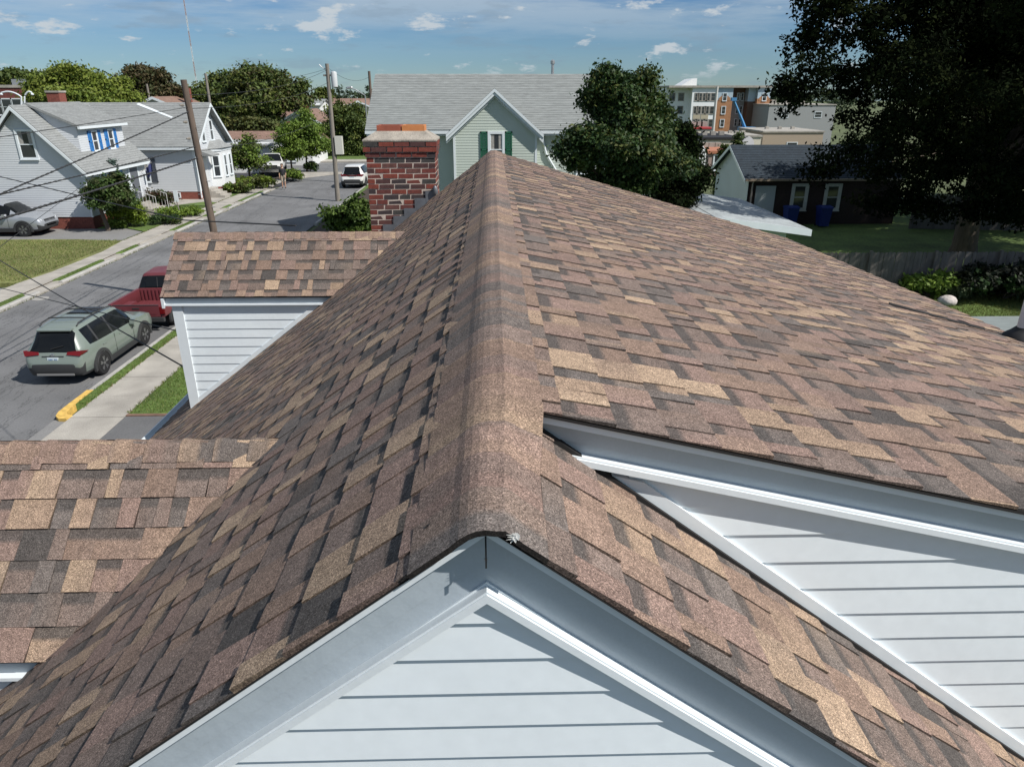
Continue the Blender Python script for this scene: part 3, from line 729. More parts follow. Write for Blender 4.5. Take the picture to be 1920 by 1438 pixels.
# yellow painted kerb end that curves into our driveway
outer = [(KR, 16.6), (KR + .005, 15.8), (KR + .02, 15.3), (KR + .09, 15.06), (KR + .22, 14.93), (KR + .42, 14.9)]
inner = [(KR + .46, 15.08), (KR + .32, 15.14), (KR + .24, 15.24), (KR + .19, 15.5), (KR + .17, 15.9), (KR + .16, 16.6)]
yk = MB().prism([(x, y, -.05) for x, y in outer + inner][::-1], (0, 0, HT + .07))
tag(yk.build('kerb_end', YELLOW), 'yellow painted kerb end curving in behind the parked green car', 'kerb')
struct(slab('driveway', [(-10.1, 8), (-9.72, 8), (-9.72, 15), (-10.1, 15)], -.04, HT - .06, ASPH2))
struct(slab('driveway', [(-8.5, 8.5), (-4.2, 8.5), (-4.2, 15.05), (-8.5, 15.05)], -.04, HT - .01, mat('mid_driveway_asphalt', (.12, .12, .122), .92, var=.16, vscale=.9, fine=.15, fscale=35)))
struct(slab('driveway', [(-8.5, -14), (7, -14), (7, 8.45), (-8.5, 8.45)], -.04, HT - .012, mat('grey_bounce_asphalt', (.105, .106, .110), .92, var=.18, vscale=.7, fine=.15, fscale=35)))  # mostly unseen slab, added for a grey, weaker bounce on the front gable
struct(slab('driveway_edging', [(-8.5, 15.06), (-4.2, 15.06), (-4.2, 15.16), (-8.5, 15.16)], -.04, HT + .01, mat('earth_edging', (.17, .10, .07), .9, var=.3, vscale=5)))
struct(slab('lawn', [(-8.49, 15.17), (-4.0, 15.17), (-4.0, 30), (-8.49, 30)], -.04, HT - .004, GRASS))
# left gardens
struct(slab('lawn', [(-40, 27.0), (SL0, 27.6), (SL0 + .25, 29.5), (SL0 + .32, 33.4), (SL0, 36.0), (-21, 36.5), (-40, 36.7)], -.04, HT + .005, GRASSD))
struct(slab('driveway', [(-40, 36.72), (-21, 36.52), (SL0 - .01, 36.05), (SL0 - .01, 38.5), (-20, 39.6), (-40, 39.64)], -.04, HT - .02, ASPH2))
struct(slab('driveway', [(-40, 22), (SL0 - .01, 22), (SL0 - .01, 26.9), (-40, 26.9)], -.04, HT - .02, ASPH2))
struct(slab('lawn', [(-21.6, 39.66), (-20, 39.66), (SL0 - .01, 38.6), (SL0 - .01, 43.6), (-19.4, 44.1), (-21.6, 42.5)], -.04, HT + .005, GRASS))
struct(slab('path', [(-21.6, 44.2), (-19.3, 44.2), (SL0, 43.8), (SL0, 45.3), (-21.6, 45.8)], -.04, HT - .005, CONC))
struct(slab('lawn', [(-21.6, 45.9), (SL0 - .01, 45.4), (SL0 - .01, 47.4), (-21.5, 47.6)], -.04, HT + .005, GRASS))
struct(slab('lawn', [(-20.9, 48.0), (SL0 - .01, 47.8), (SL0 - .01, 49.2), (-19.4, 49.9)], -.04, HT + .006, GRASS))
struct(slab('patio', [(-30, 47.65), (-21.05, 47.65), (-21.0, 48.05), (-19.5, 50.0), (SL0 - .01, 49.3), (SL0 - .01, 52.6), (-30, 52.6)], -.04, HT - .006, CONC))
struct(slab('lawn', [(-20.0, 52.7), (SL0 - .01, 52.7), (SL0 - .01, 57.6), (-19.8, 58.5)], -.04, HT + .005, GRASS))
struct(slab('parking_lot', [(-50, 58.6), (-19.8, 58.55), (SL0, 58.0), (KL - .05, 59), (KL - .05, 62.4), (-18.5, 62.6), (-18.8, 68.2), (-50, 68.2)], -.04, HT - .03, ASPHD))
struct(slab('pavement_corner', [(-18.4, 62.7), (KL, 62.5), (KL + .4, 65), (-14.8, 67.2), (-13.6, 68.9), (-19, 68.9), (-18.7, 66)], -.04, HT, CONC))
struct(slab('planting_bed', [(-18.75, 62.8), (-17.6, 62.9), (-16.6, 65.5), (-17.2, 67.4), (-18.75, 67.6)], -.04, HT + .03, SOIL))
struct(slab('pavement_far', [(-80, 79.6), (-5, 79.6), (-5, 82.2), (-80, 82.2)], -.08, HT, CONC))
struct(slab('lawn', [(-80, 82.25), (5, 82.25), (5, 92), (-80, 92)], -.08, HT + .005, GRASS))
# right back garden
struct(slab('lawn', [(4.5, 12), (34, 12), (34, 25.1), (4.5, 25.1)], -.04, HT, GRASS))
struct(slab('lawn', [(4.5, 25.4), (40, 25.4), (40, 50), (4.5, 50)], -.04, HT - .01, GRASS))
# grass blades near enough to read
def blades(name, regions, n, h, cols):
    tot = sum((x1 - x0) * (y1 - y0) for x0, x1, y0, y1, _ in regions); V = []; Cc = []
    for x0, x1, y0, y1, zz in regions:
        k = int(n * (x1 - x0) * (y1 - y0) / tot)
        P = np.stack([nprnd.uniform(x0, x1, k), nprnd.uniform(y0, y1, k), np.full(k, zz)], 1)
        a = nprnd.uniform(0, 6.283, k); w = nprnd.uniform(.004, .010, k) * (h / .05); hh = h * nprnd.uniform(.5, 1.3, k)
        d = np.stack([np.cos(a), np.sin(a), np.zeros(k)], 1) * w[:, None]
        tip = P + np.stack([nprnd.normal(0, .4, k) * hh, nprnd.normal(0, .4, k) * hh, hh], 1)
        V.append(np.stack([P - d, P + d, tip], 1)); c = np.array(cols)[nprnd.integers(0, len(cols), k)]; Cc.append(c)
    V = np.concatenate(V); Cc = np.concatenate(Cc)
    return soup(name, V, Cc, 3)
LEAFM = {}
def leafmat(tr=.25, rough=.6):
    k = (tr, rough)
    if k not in LEAFM: LEAFM[k] = mat('foliage_%d_%d' % (tr * 100, rough * 100), (0, 0, 0), rough, attr=True, transl=tr, spec=.3)
    return LEAFM[k]
def soup(name, V, Cc, n, parent=None, material=None):
    k = len(V); me = bpy.data.meshes.new(name)
    me.vertices.add(k * n); me.loops.add(k * n); me.polygons.add(k)
    me.vertices.foreach_set('co', V.reshape(-1).astype(np.float32)); me.loops.foreach_set('vertex_index', np.arange(k * n, dtype=np.int32))
    me.polygons.foreach_set('loop_start', np.arange(0, k * n, n, dtype=np.int32)); me.polygons.foreach_set('loop_total', np.full(k, n, dtype=np.int32))
    at = me.color_attributes.new('Col', 'FLOAT_COLOR', 'CORNER')
    cc = np.concatenate([np.repeat(Cc, n, axis=0), np.ones((k * n, 1))], 1); at.data.foreach_set('color', cc.reshape(-1).astype(np.float32))
    me.materials.append(material or leafmat()); me.update(calc_edges=True); me.validate()
    o = bpy.data.objects.new(name, me); COL.objects.link(o)
    if parent is not None: o.parent = parent
    return o
GC = [(.10, .16, .03), (.13, .19, .04), (.07, .12, .02), (.17, .19, .06)]
g1 = blades('grass', [(-10.0, -9.74, 15.8, 35.8, HT), (-8.48, -4.3, 15.2, 22, HT - .01), (SL1 + .05, KL - .2, 28.3, 31.5, HT), (SL1 + .05, KL - .2, 33.4, 34.9, HT), (SL1 + .05, KL - .2, 19, 25.7, HT), (SL1 + .05, KL - .2, 39.3, 42, HT)], 42000, .055, GC)
tag(g1, 'short green grass of the verges and the lawn beside the pavement', 'grass', kind='stuff')
g4 = blades('kerb_weeds', [(KL - .02, KL + .05, 20, 56, .0), (KR - .05, KR + .02, 17, 36, .0), (SL0 - .03, SL0 + .05, 27, 57, HT), (-8.53, -8.44, 15.2, 22, HT), (-9.75, -9.68, 15.5, 30, HT)], 5200, .07, GC + [(.20, .17, .08), (.16, .13, .06)])
tag(g4, 'thin weeds and dry grass along the kerbs and pavement edges', 'weeds', kind='stuff')
g2 = blades('grass', [(-27, SL0, 27.8, 36.2, HT)], 26000, .075, GC + [(.22, .20, .09), (.26, .22, .11), (.19, .19, .07)])
tag(g2, 'patchy sunburnt grass of the lawn across the street', 'grass', kind='stuff')
g3 = blades('grass', [(11.5, 21, 21.65, 25.05, HT)], 22000, .06, [(.13, .15, .035), (.16, .17, .045), (.10, .13, .03)])
tag(g3, 'mown grass strip in front of the garden fence', 'grass', kind='stuff')
dc = MB().lathe([(.28, 0), (.28, .006), (.26, .009), (.02, .009)], PZ(76, 560, .004), (0, 0, 1), 20).build('drain_cover', mat('pale_iron_cover', (.30, .29, .27), .7, var=.2, vscale=20)); tag(dc, 'pale round cover in the road by the far kerb', 'drain cover')
# ================================================================== OTHER HOUSES
HW = mat('pale_grey_siding', (.56, .585, .61), .5, var=.04, vscale=.6, fine=.03, fscale=20)
HW2 = mat('cool_white_siding', (.54, .565, .59), .5, var=.04, vscale=.6)
GRN = mat('pale_green_siding', (.50, .555, .50), .5, var=.04, vscale=.7)
RGREY = mat('grey_roof_shingles', (.235, .245, .243), .9, var=.14, vscale=2.2, stretch=(.6, .6, 5), fine=.2, fscale=9)
RGREY2 = mat('old_grey_roof_shingles', (.225, .240, .236), .9, var=.16, vscale=3.2, stretch=(.45, 1, 5), fine=.17, fscale=7)
FBRICK = mat('red_foundation_brick', (.20, .062, .045), .9, var=.25, vscale=12, fine=.25, fscale=30)
BLUE = mat('bright_blue_shutter', (.035, .20, .52), .5)
GREENSH = mat('dark_green_shutter', (.018, .115, .065), .5)
SLATE = mat('dark_slate_shutter', (.075, .085, .105), .5)
def roof_slab(parent, pts, material, th=.12, name='roof', rows=0):
    pts = [Vector(p) for p in pts]; n = (pts[1] - pts[0]).cross(pts[2] - pts[0]).normalized()
    if n.z < 0: n = -n
    mb = MB().prism(pts, -n * th, 0)
    if rows:      # shingle courses as real steps: pts = ridge a, ridge b, eave b, eave a
        a, b, c, d = pts
        for i in range(rows):
            t0, t1 = i / rows, (i + 1) / rows
            p0, p1, q0, q1 = a.lerp(d, t0), b.lerp(c, t0), a.lerp(d, t1), b.lerp(c, t1)
            mb.quad(p0 + n * .002, p1 + n * .002, q1 + n * .016, q0 + n * .016); mb.quad(q0 + n * .016, q1 + n * .016, q1, q0)
    return mb.build(name, material, parent)
# --- house across the street with the blue shutters (ridge along the street)
hA = empty('gabled_white_house', 'white clapboard house with grey roof and dormer with bright blue shutters', 'house', 'houses across the street', loc=(0, 0, 0))
ax1, ax0, ay0, ay1 = -21.72, -27.35, 39.68, 46.6; ez, rz_ = 3.28, 6.25; xm = (ax0 + ax1) / 2
gp = [(ax0, .72), (ax1, .72), (ax1, ez), (xm, rz_ - .12), (ax0, ez)]
lap_wall(hA, gp, (0, ay0, 0), (1, 0, 0), (0, -1, 0), .115, .012, HW)
lap_wall(hA, [(ay0, .72), (ay1, .72), (ay1, ez), (ay0, ez)], (ax1, 0, 0), (0, 1, 0), (1, 0, 0), .115, .012, HW)
MB().prism([(ax0, ay0 + .02, .71), (ax1 - .02, ay0 + .02, .71), (ax1 - .02, ay0 + .02, ez), (xm, ay0 + .02, rz_ - .2), (ax0, ay0 + .02, ez)], (0, ay1 - ay0 - .04, 0)).build('wall_core', HW2, hA)
MB().box(ax0, ax1 - .03, ay0 + .03, ay1, 0, .7).build('foundation', FBRICK, hA)
MB().box(ax1 - .06, ax1 + .03, ay0 - .03, ay0 + .06, .7, ez).build('corner_board', TRIM, hA)
MB().box(ax1 - .06, ax1 + .03, ay1 - .06, ay1 + .03, .7, ez).build('corner_board', TRIM, hA)
oh = .32; sA = (rz_ - ez) / (ax1 - xm); xe = ax1 + .32; ze_ = ez - sA * .32 + .12
for sg in (1, -1):
    xx = xm + sg * (xe - xm)
    roof_slab(hA, [(xm, ay0 - oh, rz_ + .12), (xm, ay1 + oh, rz_ + .12), (xx, ay1 + oh, ze_), (xx, ay0 - oh, ze_)], RGREY, .1, rows=30)
    MB().prism([(xm, ay0 - oh - .025, rz_ + .08), (xx, ay0 - oh - .025, ze_ - .05), (xx, ay0 - oh - .025, ze_ - .24), (xm, ay0 - oh - .025, rz_ - .12)], (0, .03, 0)).build('rake_board', TRIM, hA)
MB().box(xe - .16, xe + .02, ay0 - oh, ay1 + oh, ze_ - .2, ze_ - .06).build('gutter', TRIM, hA)
MB().box(ax1, xe - .02, ay0 - oh + .03, ay1 + oh, ze_ - .22, ze_ - .19).build('soffit', TRIM, hA)
window(hA, (-24.3, ay0 - .012, 4.45), (1, 0, 0), (0, -1, 0), .74, 1.28, .11, curtain=True)
# shed dormer facing the street
dx1 = ax1 - .55; dy0, dy1 = 40.95, 45.9; zb_, zt_ = 3.75, 5.3
lap_wall(hA, [(dy0, zb_), (dy1, zb_), (dy1, zt_), (dy0, zt_)], (dx1, 0, 0), (0, 1, 0), (1, 0, 0), .115, .012, HW)
ck = [(dx1, zb_ - .1), (dx1, zt_), (xm, rz_), (xm + .4, rz_ - .3)]
MB().prism([(p[0], dy0, p[1]) for p in ck], (0, dy1 - dy0, 0)).build('dormer_core', HW2, hA)
lap_wall(hA, [(dx1, 3.7), (dx1, zt_), (xm + .3, rz_ - .12), ], (0, dy0, 0), (1, 0, 0), (0, -1, 0), .115, .012, HW)
roof_slab(hA, [(xm - .02, dy0 - .2, rz_ + .2), (xm - .02, dy1 + .2, rz_ + .2), (dx1 + .28, dy1 + .2, zt_ + .0), (dx1 + .28, dy0 - .2, zt_ + .0)], RGREY, .1, 'dormer_roof', rows=20)
MB().box(dx1 + .18, dx1 + .3, dy0 - .21, dy1 + .21, zt_ - .16, zt_ - .02).build('dormer_gutter', TRIM, hA)
for wy_ in (42.55, 44.35): window(hA, (dx1 + .012, wy_, 4.45), (0, 1, 0), (1, 0, 0), .5, .95, .07, shutter=BLUE, shw=.33)
window(hA, (ax1 + .012, 42.6, 2.05), (0, 1, 0), (1, 0, 0), 1.3, 1.25, .09, shutter=BLUE, shw=.38, curtain=True)
# front door, steps and flag by the far corner
MB().box(ax1 + .01, ax1 + .06, 44.6, 45.55, .75, 2.85).build('door', mat('dark_door', (.12, .13, .15), .4), hA)
MB().box(ax1 + .0, ax1 + .05, 44.45, 44.6, .75, 3.0).build('door_casing', TRIM, hA); MB().box(ax1 + .0, ax1 + .05, 45.55, 45.7, .75, 3.0).build('door_casing', TRIM, hA)
for i in range(4): MB().box(ax1 + .03, ax1 + .55 + .32 * (3 - i), 44.3, 45.9, .11 + .16 * i, .11 + .16 * (i + 1)).build('step', CONC, hA)
rl = MB()
for yy in (44.32, 45.88):
    rl.tube([(ax1 + 1.4, yy, .2), (ax1 + 1.4, yy, 1.15), (ax1 + .1, yy, 1.6)], .018, 6)
    for q in range(6): rl.tube([(ax1 + .25 + q * .2, yy, .75 - q * .09), (ax1 + .25 + q * .2, yy, 1.55 - q * .07)], .009, 5)
rl.build('railing', mat('white_iron_railing', (.6, .6, .6), .5), hA)
MB().box(ax1 + .3, ax1 + .8, 45.95, 46.5, .1, 1.15).build('planter_wall', FBRICK, hA)
fl = MB(); fl.tube([(ax1, 46.1, 2.4), (ax1 + .75, 46.1, 3.0)], .014, 6)
fl.build('flag_pole', mat('pale_flag_pole', (.6, .58, .5), .5), hA)
fg = MB()
for i in range(6):
    a, b = i / 6, (i + 1) / 6; f = lambda t, z: (ax1 + .35 + .38 * t, 46.1 + .06 * math.sin(9 * t + z), 2.70 + .3 * t - z - .1 * math.sin(5 * t))
    fg.quad(f(a, 0), f(b, 0), f(b, .62), f(a, .62))
fg.build('flag', mat('navy_flag', (.03, .04, .13), .8), hA)
chA = MB().box(-25.3, -24.6, 44.2, 44.9, 5.6, 7.0).build('chimney', FBRICK, hA); MB().box(-25.34, -24.56, 44.16, 44.94, 6.95, 7.05).build('chimney_cap', CONC, hA)
# --- second house, gable to the street, with bay window
hB = empty('bay_window_house', 'grey clapboard house with gable and white bay window facing the street', 'house', 'houses across the street')
bx1, bx0, by0, by1 = -20.25, -29.5, 51.0, 57.3; ezB, rzB = 3.75, 6.2; ym = (by0 + by1) / 2
lap_wall(hB, [(bx0, .62), (bx1, .62), (bx1, ezB), (bx0, ezB)], (0, by0, 0), (1, 0, 0), (0, -1, 0), .115, .012, HW)
lap_wall(hB, [(by0, .62), (by1, .62), (by1, ezB), (ym, rzB - .1), (by0, ezB)], (bx1, 0, 0), (0, 1, 0), (1, 0, 0), .115, .012, HW)
MB().box(bx0, bx1 - .02, by0 + .02, by1, .63, ezB).build('wall_core', HW2, hB); MB().box(bx0, bx1 - .012, by0 + .012, by1, 0, .62).build('foundation', FBRICK, hB)
MB().prism([(bx1 - .02, by0, ezB), (bx1 - .02, by1, ezB), (bx1 - .02, ym, rzB - .12)], (-9, 0, 0)).build('gable_core', HW2, hB)
ohB = .35; sB = (rzB - ezB) / (ym - by0)
for sg in (-1, 1):
    yy = ym + sg * (ym - by0 + ohB); zz = ezB - sB * ohB + .1
    roof_slab(hB, [(bx0, ym, rzB + .1), (bx1 + .45, ym, rzB + .1), (bx1 + .45, yy, zz), (bx0, yy, zz)], RGREY, .1, rows=26)
    MB().prism([(bx1 + .455, ym, rzB + .06), (bx1 + .455, yy, zz - .04), (bx1 + .455, yy, zz - .26), (bx1 + .455, ym, rzB - .16)], (.03, 0, 0)).build('rake_board', TRIM, hB)
    MB().box(bx0, bx1 + .4, yy - .06, yy + .06, zz - .2, zz - .06).build('gutter', TRIM, hB)
zB_ = lambda y: rzB + .1 - sB * (ym - y) + .02
MB().prism([(bx1 - 4.6, ym - .2, zB_(ym - .2)), (bx1 - 1.9, ym - 1.3, zB_(ym - 1.3)), (bx1 - 1.8, ym - 1.22, zB_(ym - 1.22)), (bx1 - 4.45, ym - .1, zB_(ym - .1))], (0, 0, .02)).build('valley_flashing', TRIM, hB)
for yy, m_ in ((by0 + .0, 1),): MB().box(bx1 - .1, bx1 + .03, by0 - .03, by0 + .1, .6, ezB).build('corner_board', TRIM, hB)
MB().tube([(bx1 + .1, by0 - .1, 3.5), (bx1 + .1, by0 - .08, .2)], .05, 8).build('downpipe', TRIM, hB)
for yy in (53.1, 54.7): window(hB, (bx1 + .012, yy, 4.45), (0, 1, 0), (1, 0, 0), .52, 1.25, .09)
window(hB, (-23.9, by0 - .012, 2.05), (1, 0, 0), (0, -1, 0), .85, 1.45, .09, shutter=SLATE, shw=.42, curtain=True)
MB().box(-22.4, -21.6, by0 - .03, by0 + .03, .2, .55).build('basement_window', TRIM, hB); MB().box(-22.33, -21.67, by0 - .034, by0 + .0, .25, .5).build('basement_pane', GLASS, hB)
MB().box(bx1 + .012, bx1 + .06, 52.0, 52.95, .7, 2.75).build('door', mat('white_door', (.6, .62, .63), .4), hB)
hd = MB().prism([(bx1, 51.7, 3.3), (bx1 + .9, 51.7, 2.95), (bx1 + .9, 51.7, 2.85), (bx1, 51.7, 2.95)], (0, 1.5, 0)).build('door_hood', RGREY, hB)
for i in range(4): MB().box(bx1 + .02, bx1 + .5 + .3 * (3 - i), 51.7, 53.1, .1 + .15 * i, .1 + .15 * (i + 1)).build('step', CONC, hB)
bay = MB(); by = [(bx1, 53.5), (bx1 + .75, 54.0), (bx1 + .75, 56.1), (bx1, 56.6)]
bay.prism([(x, y, .62) for x, y in by], (0, 0, 2.45)); bayo = bay.build('bay', mat('bright_white_paint', (.66, .68, .69), .45), hB)
MB().prism([(x + (.04 if x > bx1 else 0), y + (-.05 if y < 55 else .05), 3.07) for x, y in by], (0, 0, .16)).build('bay_cornice', TRIM, hB)
rb = MB(); q = [(bx1, 53.4, 3.24), (bx1 + .88, 53.92, 3.24), (bx1 + .88, 56.18, 3.24), (bx1, 56.7, 3.24)]; tq = [(bx1, 54.1, 3.75), (bx1 + .1, 54.3, 3.75), (bx1 + .1, 55.8, 3.75), (bx1, 56.0, 3.75)]
for i in range(3): rb.quad(q[i], q[i + 1], tq[i + 1], tq[i])
rb.add(tq); rb.build('bay_roof', RGREY, hB)
MB().prism([(x, y, 0) for x, y in by], (0, 0, .615)).build('bay_foundation', FBRICK, hB)
for (xa, ya), (xb_, yb_), ws in ((by[0], by[1], (.5,)), (by[1], by[2], (.27, .73))):
    d = Vector((xb_ - xa, yb_ - ya, 0)); n = Vector((d.y, -d.x, 0)).normalized()
    if n.x < 0: n = -n
    for t in ws:
        c = Vector((xa, ya, 2.05)) + d * t + n * .005; window(hB, c, d.normalized(), n, .42, 1.35, .07)
# --- green house straight ahead
hG = empty('pale_green_house', 'pale green clapboard house with front gable and dark green shutters behind the ridge', 'house')
gy_, gx0, gx1 = 35.0, -5.55, 6.4; ezG, rzG = 5.45, 7.82
lap_wall(hG, [(-1.78, .6), (1.98, .6), (1.98, 5.3), (.1, 6.95), (-1.78, 5.3)], (0, gy_ - .9, 0), (1, 0, 0), (0, -1, 0), .118, .012, GRN)
MB().prism([(-1.77, gy_ - .88, .1), (1.97, gy_ - .88, .1), (1.97, gy_ - .88, 5.25), (.1, gy_ - .88, 6.9), (-1.77, gy_ - .88, 5.25)], (0, 5, 0)).build('wall_core', GRN, hG)
lap_wall(hG, [(gx0, .6), (gx1, .6), (gx1, 5.4), (gx0, 5.4)], (0, gy_, 0), (1, 0, 0), (0, -1, 0), .118, .012, GRN)
MB().box(gx0, gx1, gy_ + .02, gy_ + 8, 0, 5.35).build('wall_core', GRN, hG)
MB().prism([(gx0 + .02, gy_, 5.3), (gx0 + .02, gy_ + 8, 5.3), (gx0 + .02, gy_ + 4, 7.6)], (gx1 - gx0 - .04, 0, 0)).build('attic_core', GRN, hG)
for sg in (-1, 1):
    yy = gy_ + 4 + sg * 4.3
    roof_slab(hG, [(gx0 - .3, gy_ + 4, rzG), (gx1, gy_ + 4, rzG), (gx1, yy, 5.38), (gx0 - .3, yy, 5.38)], RGREY2, .1, rows=32)
MB().box(gx0 - .3, -2.0, gy_ - .36, gy_ - .24, 5.2, 5.33).build('gutter', TRIM, hG); MB().box(2.2, gx1, gy_ - .36, gy_ - .24, 5.2, 5.33).build('gutter', TRIM, hG)
for x0, x1 in ((gx0 - .25, -1.8), (2.0, gx1)): MB().box(x0, x1, gy_ - .3, gy_ + .02, 5.12, 5.17).build('soffit', TRIM, hG)
for sg in (-1, 1):
    xx = .1 + sg * 2.2; zz = 7.12 - 2.2 * .86
    roof_slab(hG, [(.1, gy_ - 1.15, 7.15), (.1, gy_ + 3.2, 7.15), (xx, gy_ + 1.2, zz), (xx, gy_ - 1.15, zz)], RGREY2, .1, 'gable_roof')
    for k, (q0, q1, yo) in enumerate(((.02, .16, -1.2), (.15, .30, -1.16), (.28, .40, -1.0))):
        MB().prism([(.1, gy_ + yo, 7.15 - q0), (xx, gy_ + yo, zz - q0), (xx, gy_ + yo, zz - q1), (.1, gy_ + yo, 7.15 - q1)], (0, .1, 0)).build('rake_board', TRIM, hG)
for x in (-1.8, 1.92): MB().box(x, x + .1, gy_ - .93, gy_ - .85, .6, 5.2).build('corner_board', TRIM, hG)
window(hG, (.16, gy_ - .912, 4.55), (1, 0, 0), (0, -1, 0), .55, 1.35, .11, shutter=GREENSH, shw=.32, curtain=True)
MB().tube([(2.3, gy_ - .05, 5.1), (2.5, gy_ - .08, 4.3), (3.2, gy_ - .08, 3.2)], .05, 8).build('downpipe', TRIM, hG)
MB().lathe([(.07, 0), (.07, .5), (.11, .52), (.11, .66), (.02, .72)], (3.05, gy_ + 4.1, rzG - .05), (0, 0, 1), 12).build('roof_vent', GALV, hG, smooth=40)
for x in (-3.6, 4.4): window(hG, (x, gy_ - .012, 4.1), (1, 0, 0), (0, -1, 0), .7, 1.3, .11)
# --- dark brick house under the big tree
hD = empty('dark_brick_house', 'dark brick house with blue-black roof shaded by the big tree', 'house')
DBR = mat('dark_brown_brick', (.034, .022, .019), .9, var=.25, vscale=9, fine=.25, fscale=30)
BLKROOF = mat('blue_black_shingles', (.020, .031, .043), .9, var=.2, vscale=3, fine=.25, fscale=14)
PALEW = mat('pale_painted_siding', (.48, .53, .55), .5, var=.05, vscale=1)
dx0, dx1_, dy0_, dy1_ = 14.05, 22.5, 40.0, 46.0; ezD, rzD = 2.68, 4.15; ymD = 43.0
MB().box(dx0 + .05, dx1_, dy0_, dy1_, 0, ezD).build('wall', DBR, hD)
lap_wall(hD, [(dy0_, .3), (dy1_, .3), (dy1_, ezD), (ymD, rzD - .1), (dy0_, ezD)], (dx0, 0, 0), (0, 1, 0), (-1, 0, 0), .12, .012, PALEW)
MB().prism([(dx0 + .04, dy0_, ezD), (dx0 + .04, dy1_, ezD), (dx0 + .04, ymD, rzD - .12)], (8.4, 0, 0)).build('gable_core', PALEW, hD)
for sg in (-1, 1):
    yy = ymD + sg * 3.3; zz = ezD - .12
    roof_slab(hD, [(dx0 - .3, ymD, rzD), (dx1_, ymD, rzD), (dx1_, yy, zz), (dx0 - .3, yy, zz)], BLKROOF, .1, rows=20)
    MB().prism([(dx0 - .33, ymD, rzD - .02), (dx0 - .33, yy, zz - .02), (dx0 - .33, yy, zz - .2), (dx0 - .33, ymD, rzD - .2)], (.03, 0, 0)).build('rake_board', TRIM, hD)
MB().box(dx0 - .3, dx1_, dy0_ - .35, dy0_ - .24, ezD - .2, ezD - .08).build('gutter', mat('tan_gutter', (.25, .2, .15), .6), hD)
MB().tube([(dx0 + .2, dy0_ - .2, 2.5), (dx0 + .2, dy0_ - .08, 2.3), (dx0 + .2, dy0_ - .08, .2)], .045, 8).build('downpipe', mat('pinkish_downpipe', (.36, .31, .29), .5), hD)
PT = mat('cream_window_trim', (.50, .52, .48), .6, var=.1, vscale=6)
dz = PY(1437, 345, dy0_)
MB().box(dz.x - .55, dz.x + .55, dy0_ - .05, dy0_ + .02, .2, 2.2).build('door', mat('pale_door', (.45, .49, .5), .5), hD)
for px in (1498, 1560):
    p = PY(px, 370, dy0_); window(hD, (p.x, dy0_ - .012, p.z), (1, 0, 0), (0, -1, 0), .62, 1.15, .16, trim=PT)
# --- pale flat roofed garage in the yard
gr = empty('low_garage', 'low garage with pale grey roof and white front fascia behind the right slope', 'garage')
CARR = mat('pale_grey_roofing', (.33, .36, .37), .85, var=.16, vscale=1.6, fine=.15, fscale=10)
MB().box(5.2, 10.3, 24.9, 31.4, 0, 2.5).build('wall', PALEW, gr)
xm_ = 7.9
for x_, z_ in ((4.9, 2.62), (10.85, 2.62)):
    roof_slab(gr, [(xm_, 24.2, 3.02), (xm_, 31.9, 3.02), (x_, 31.9, z_), (x_, 24.2, z_)], CARR, .06, rows=12)
MB().prism([(4.9, 24.17, 2.64), (xm_, 24.17, 3.04), (10.87, 24.17, 2.64), (10.87, 24.17, 2.42), (xm_, 24.17, 2.82), (4.9, 24.17, 2.42)], (0, .03, 0)).build('front_fascia', TRIM, gr)
MB().box(10.85, 10.88, 24.2, 31.9, 2.44, 2.63).build('side_fascia', TRIM, gr)
MB().box(5.6, 9.9, 24.86, 24.9, .1, 2.2).build('garage_door', TRIM, gr)
for px, py in ((1483, 398), (1545, 398)):
    p = PY(px, py, 39.2); b = empty('recycling_bin', 'blue wheeled bin under the %s window of the dark brick house' % ('left' if px < 1500 else 'right'), 'bin', 'blue bins by the dark brick house', loc=(p.x, 39.2, HT))
    bm_ = mat('blue_bin_plastic', (.008, .025, .16), .5)
    mb = MB(); lo = [(-.24, -.27, .06), (.24, -.27, .06), (.24, .27, .06), (-.24, .27, .06)]; hi = [(-.31, -.36, 1.02), (.31, -.36, 1.02), (.31, .36, 1.02), (-.31, .36, 1.02)]
    for i in range(4): mb.quad(lo[i], lo[(i + 1) % 4], hi[(i + 1) % 4], hi[i])
    mb.add(lo[::-1]); mb.build('bin_body', bm_, b)
    MB().prism([(-.33, -.4, 1.02), (-.33, -.38, 1.09), (-.33, .1, 1.14), (-.33, .42, 1.06), (-.33, .42, 1.02)], (.66, 0, 0)).build('lid', bm_, b)
    for sx in (-.24, .24): MB().lathe([(.1, -.03), (.1, .03)], (sx, .32, .1), (1, 0, 0), 12).build('wheel', RUBBER, b)
# --- garden fences, each board its own piece
def fence(name, label, x0, x1, y, h, material, ang=0.0):
    f = empty(name, label, 'fence', 'garden fences', loc=(x0, y, 0), rz=ang)
    L = x1 - x0; proto = None; x = 0; i = 0
    while x < L:
        if proto is None:
            proto = MB().prism([(0, 0, .05), (.135, 0, .05), (.135, 0, h - .03), (.10, 0, h), (.035, 0, h), (0, 0, h - .03)], (0, .02, 0)).build('board', material, f)
        else: share(proto, 'board', f, (x, rnd.uniform(-.004, .004), rnd.uniform(-.02, .01)), (0, rnd.uniform(-.012, .012), 0))
        x += .142; i += 1
    for z in (.35, h * .52, h - .22): MB().box(0, L, .022, .06, z, z + .09).build('rail', material, f)
    x = 0
    while x < L + .5:
        MB().box(x, x + .1, -.105, -.005, 0, h + .06).build('post', material, f); x += 2.4
    return f
FW1 = mat('weathered_fence_wood', (.115, .105, .095), .9, var=.25, vscale=2.5, stretch=(3, 3, .5), fine=.15, fscale=25)
fence('board_fence', 'weathered grey board fence along the grass strip at the right edge', 11.2, 26, 25.3, 1.62, FW1)
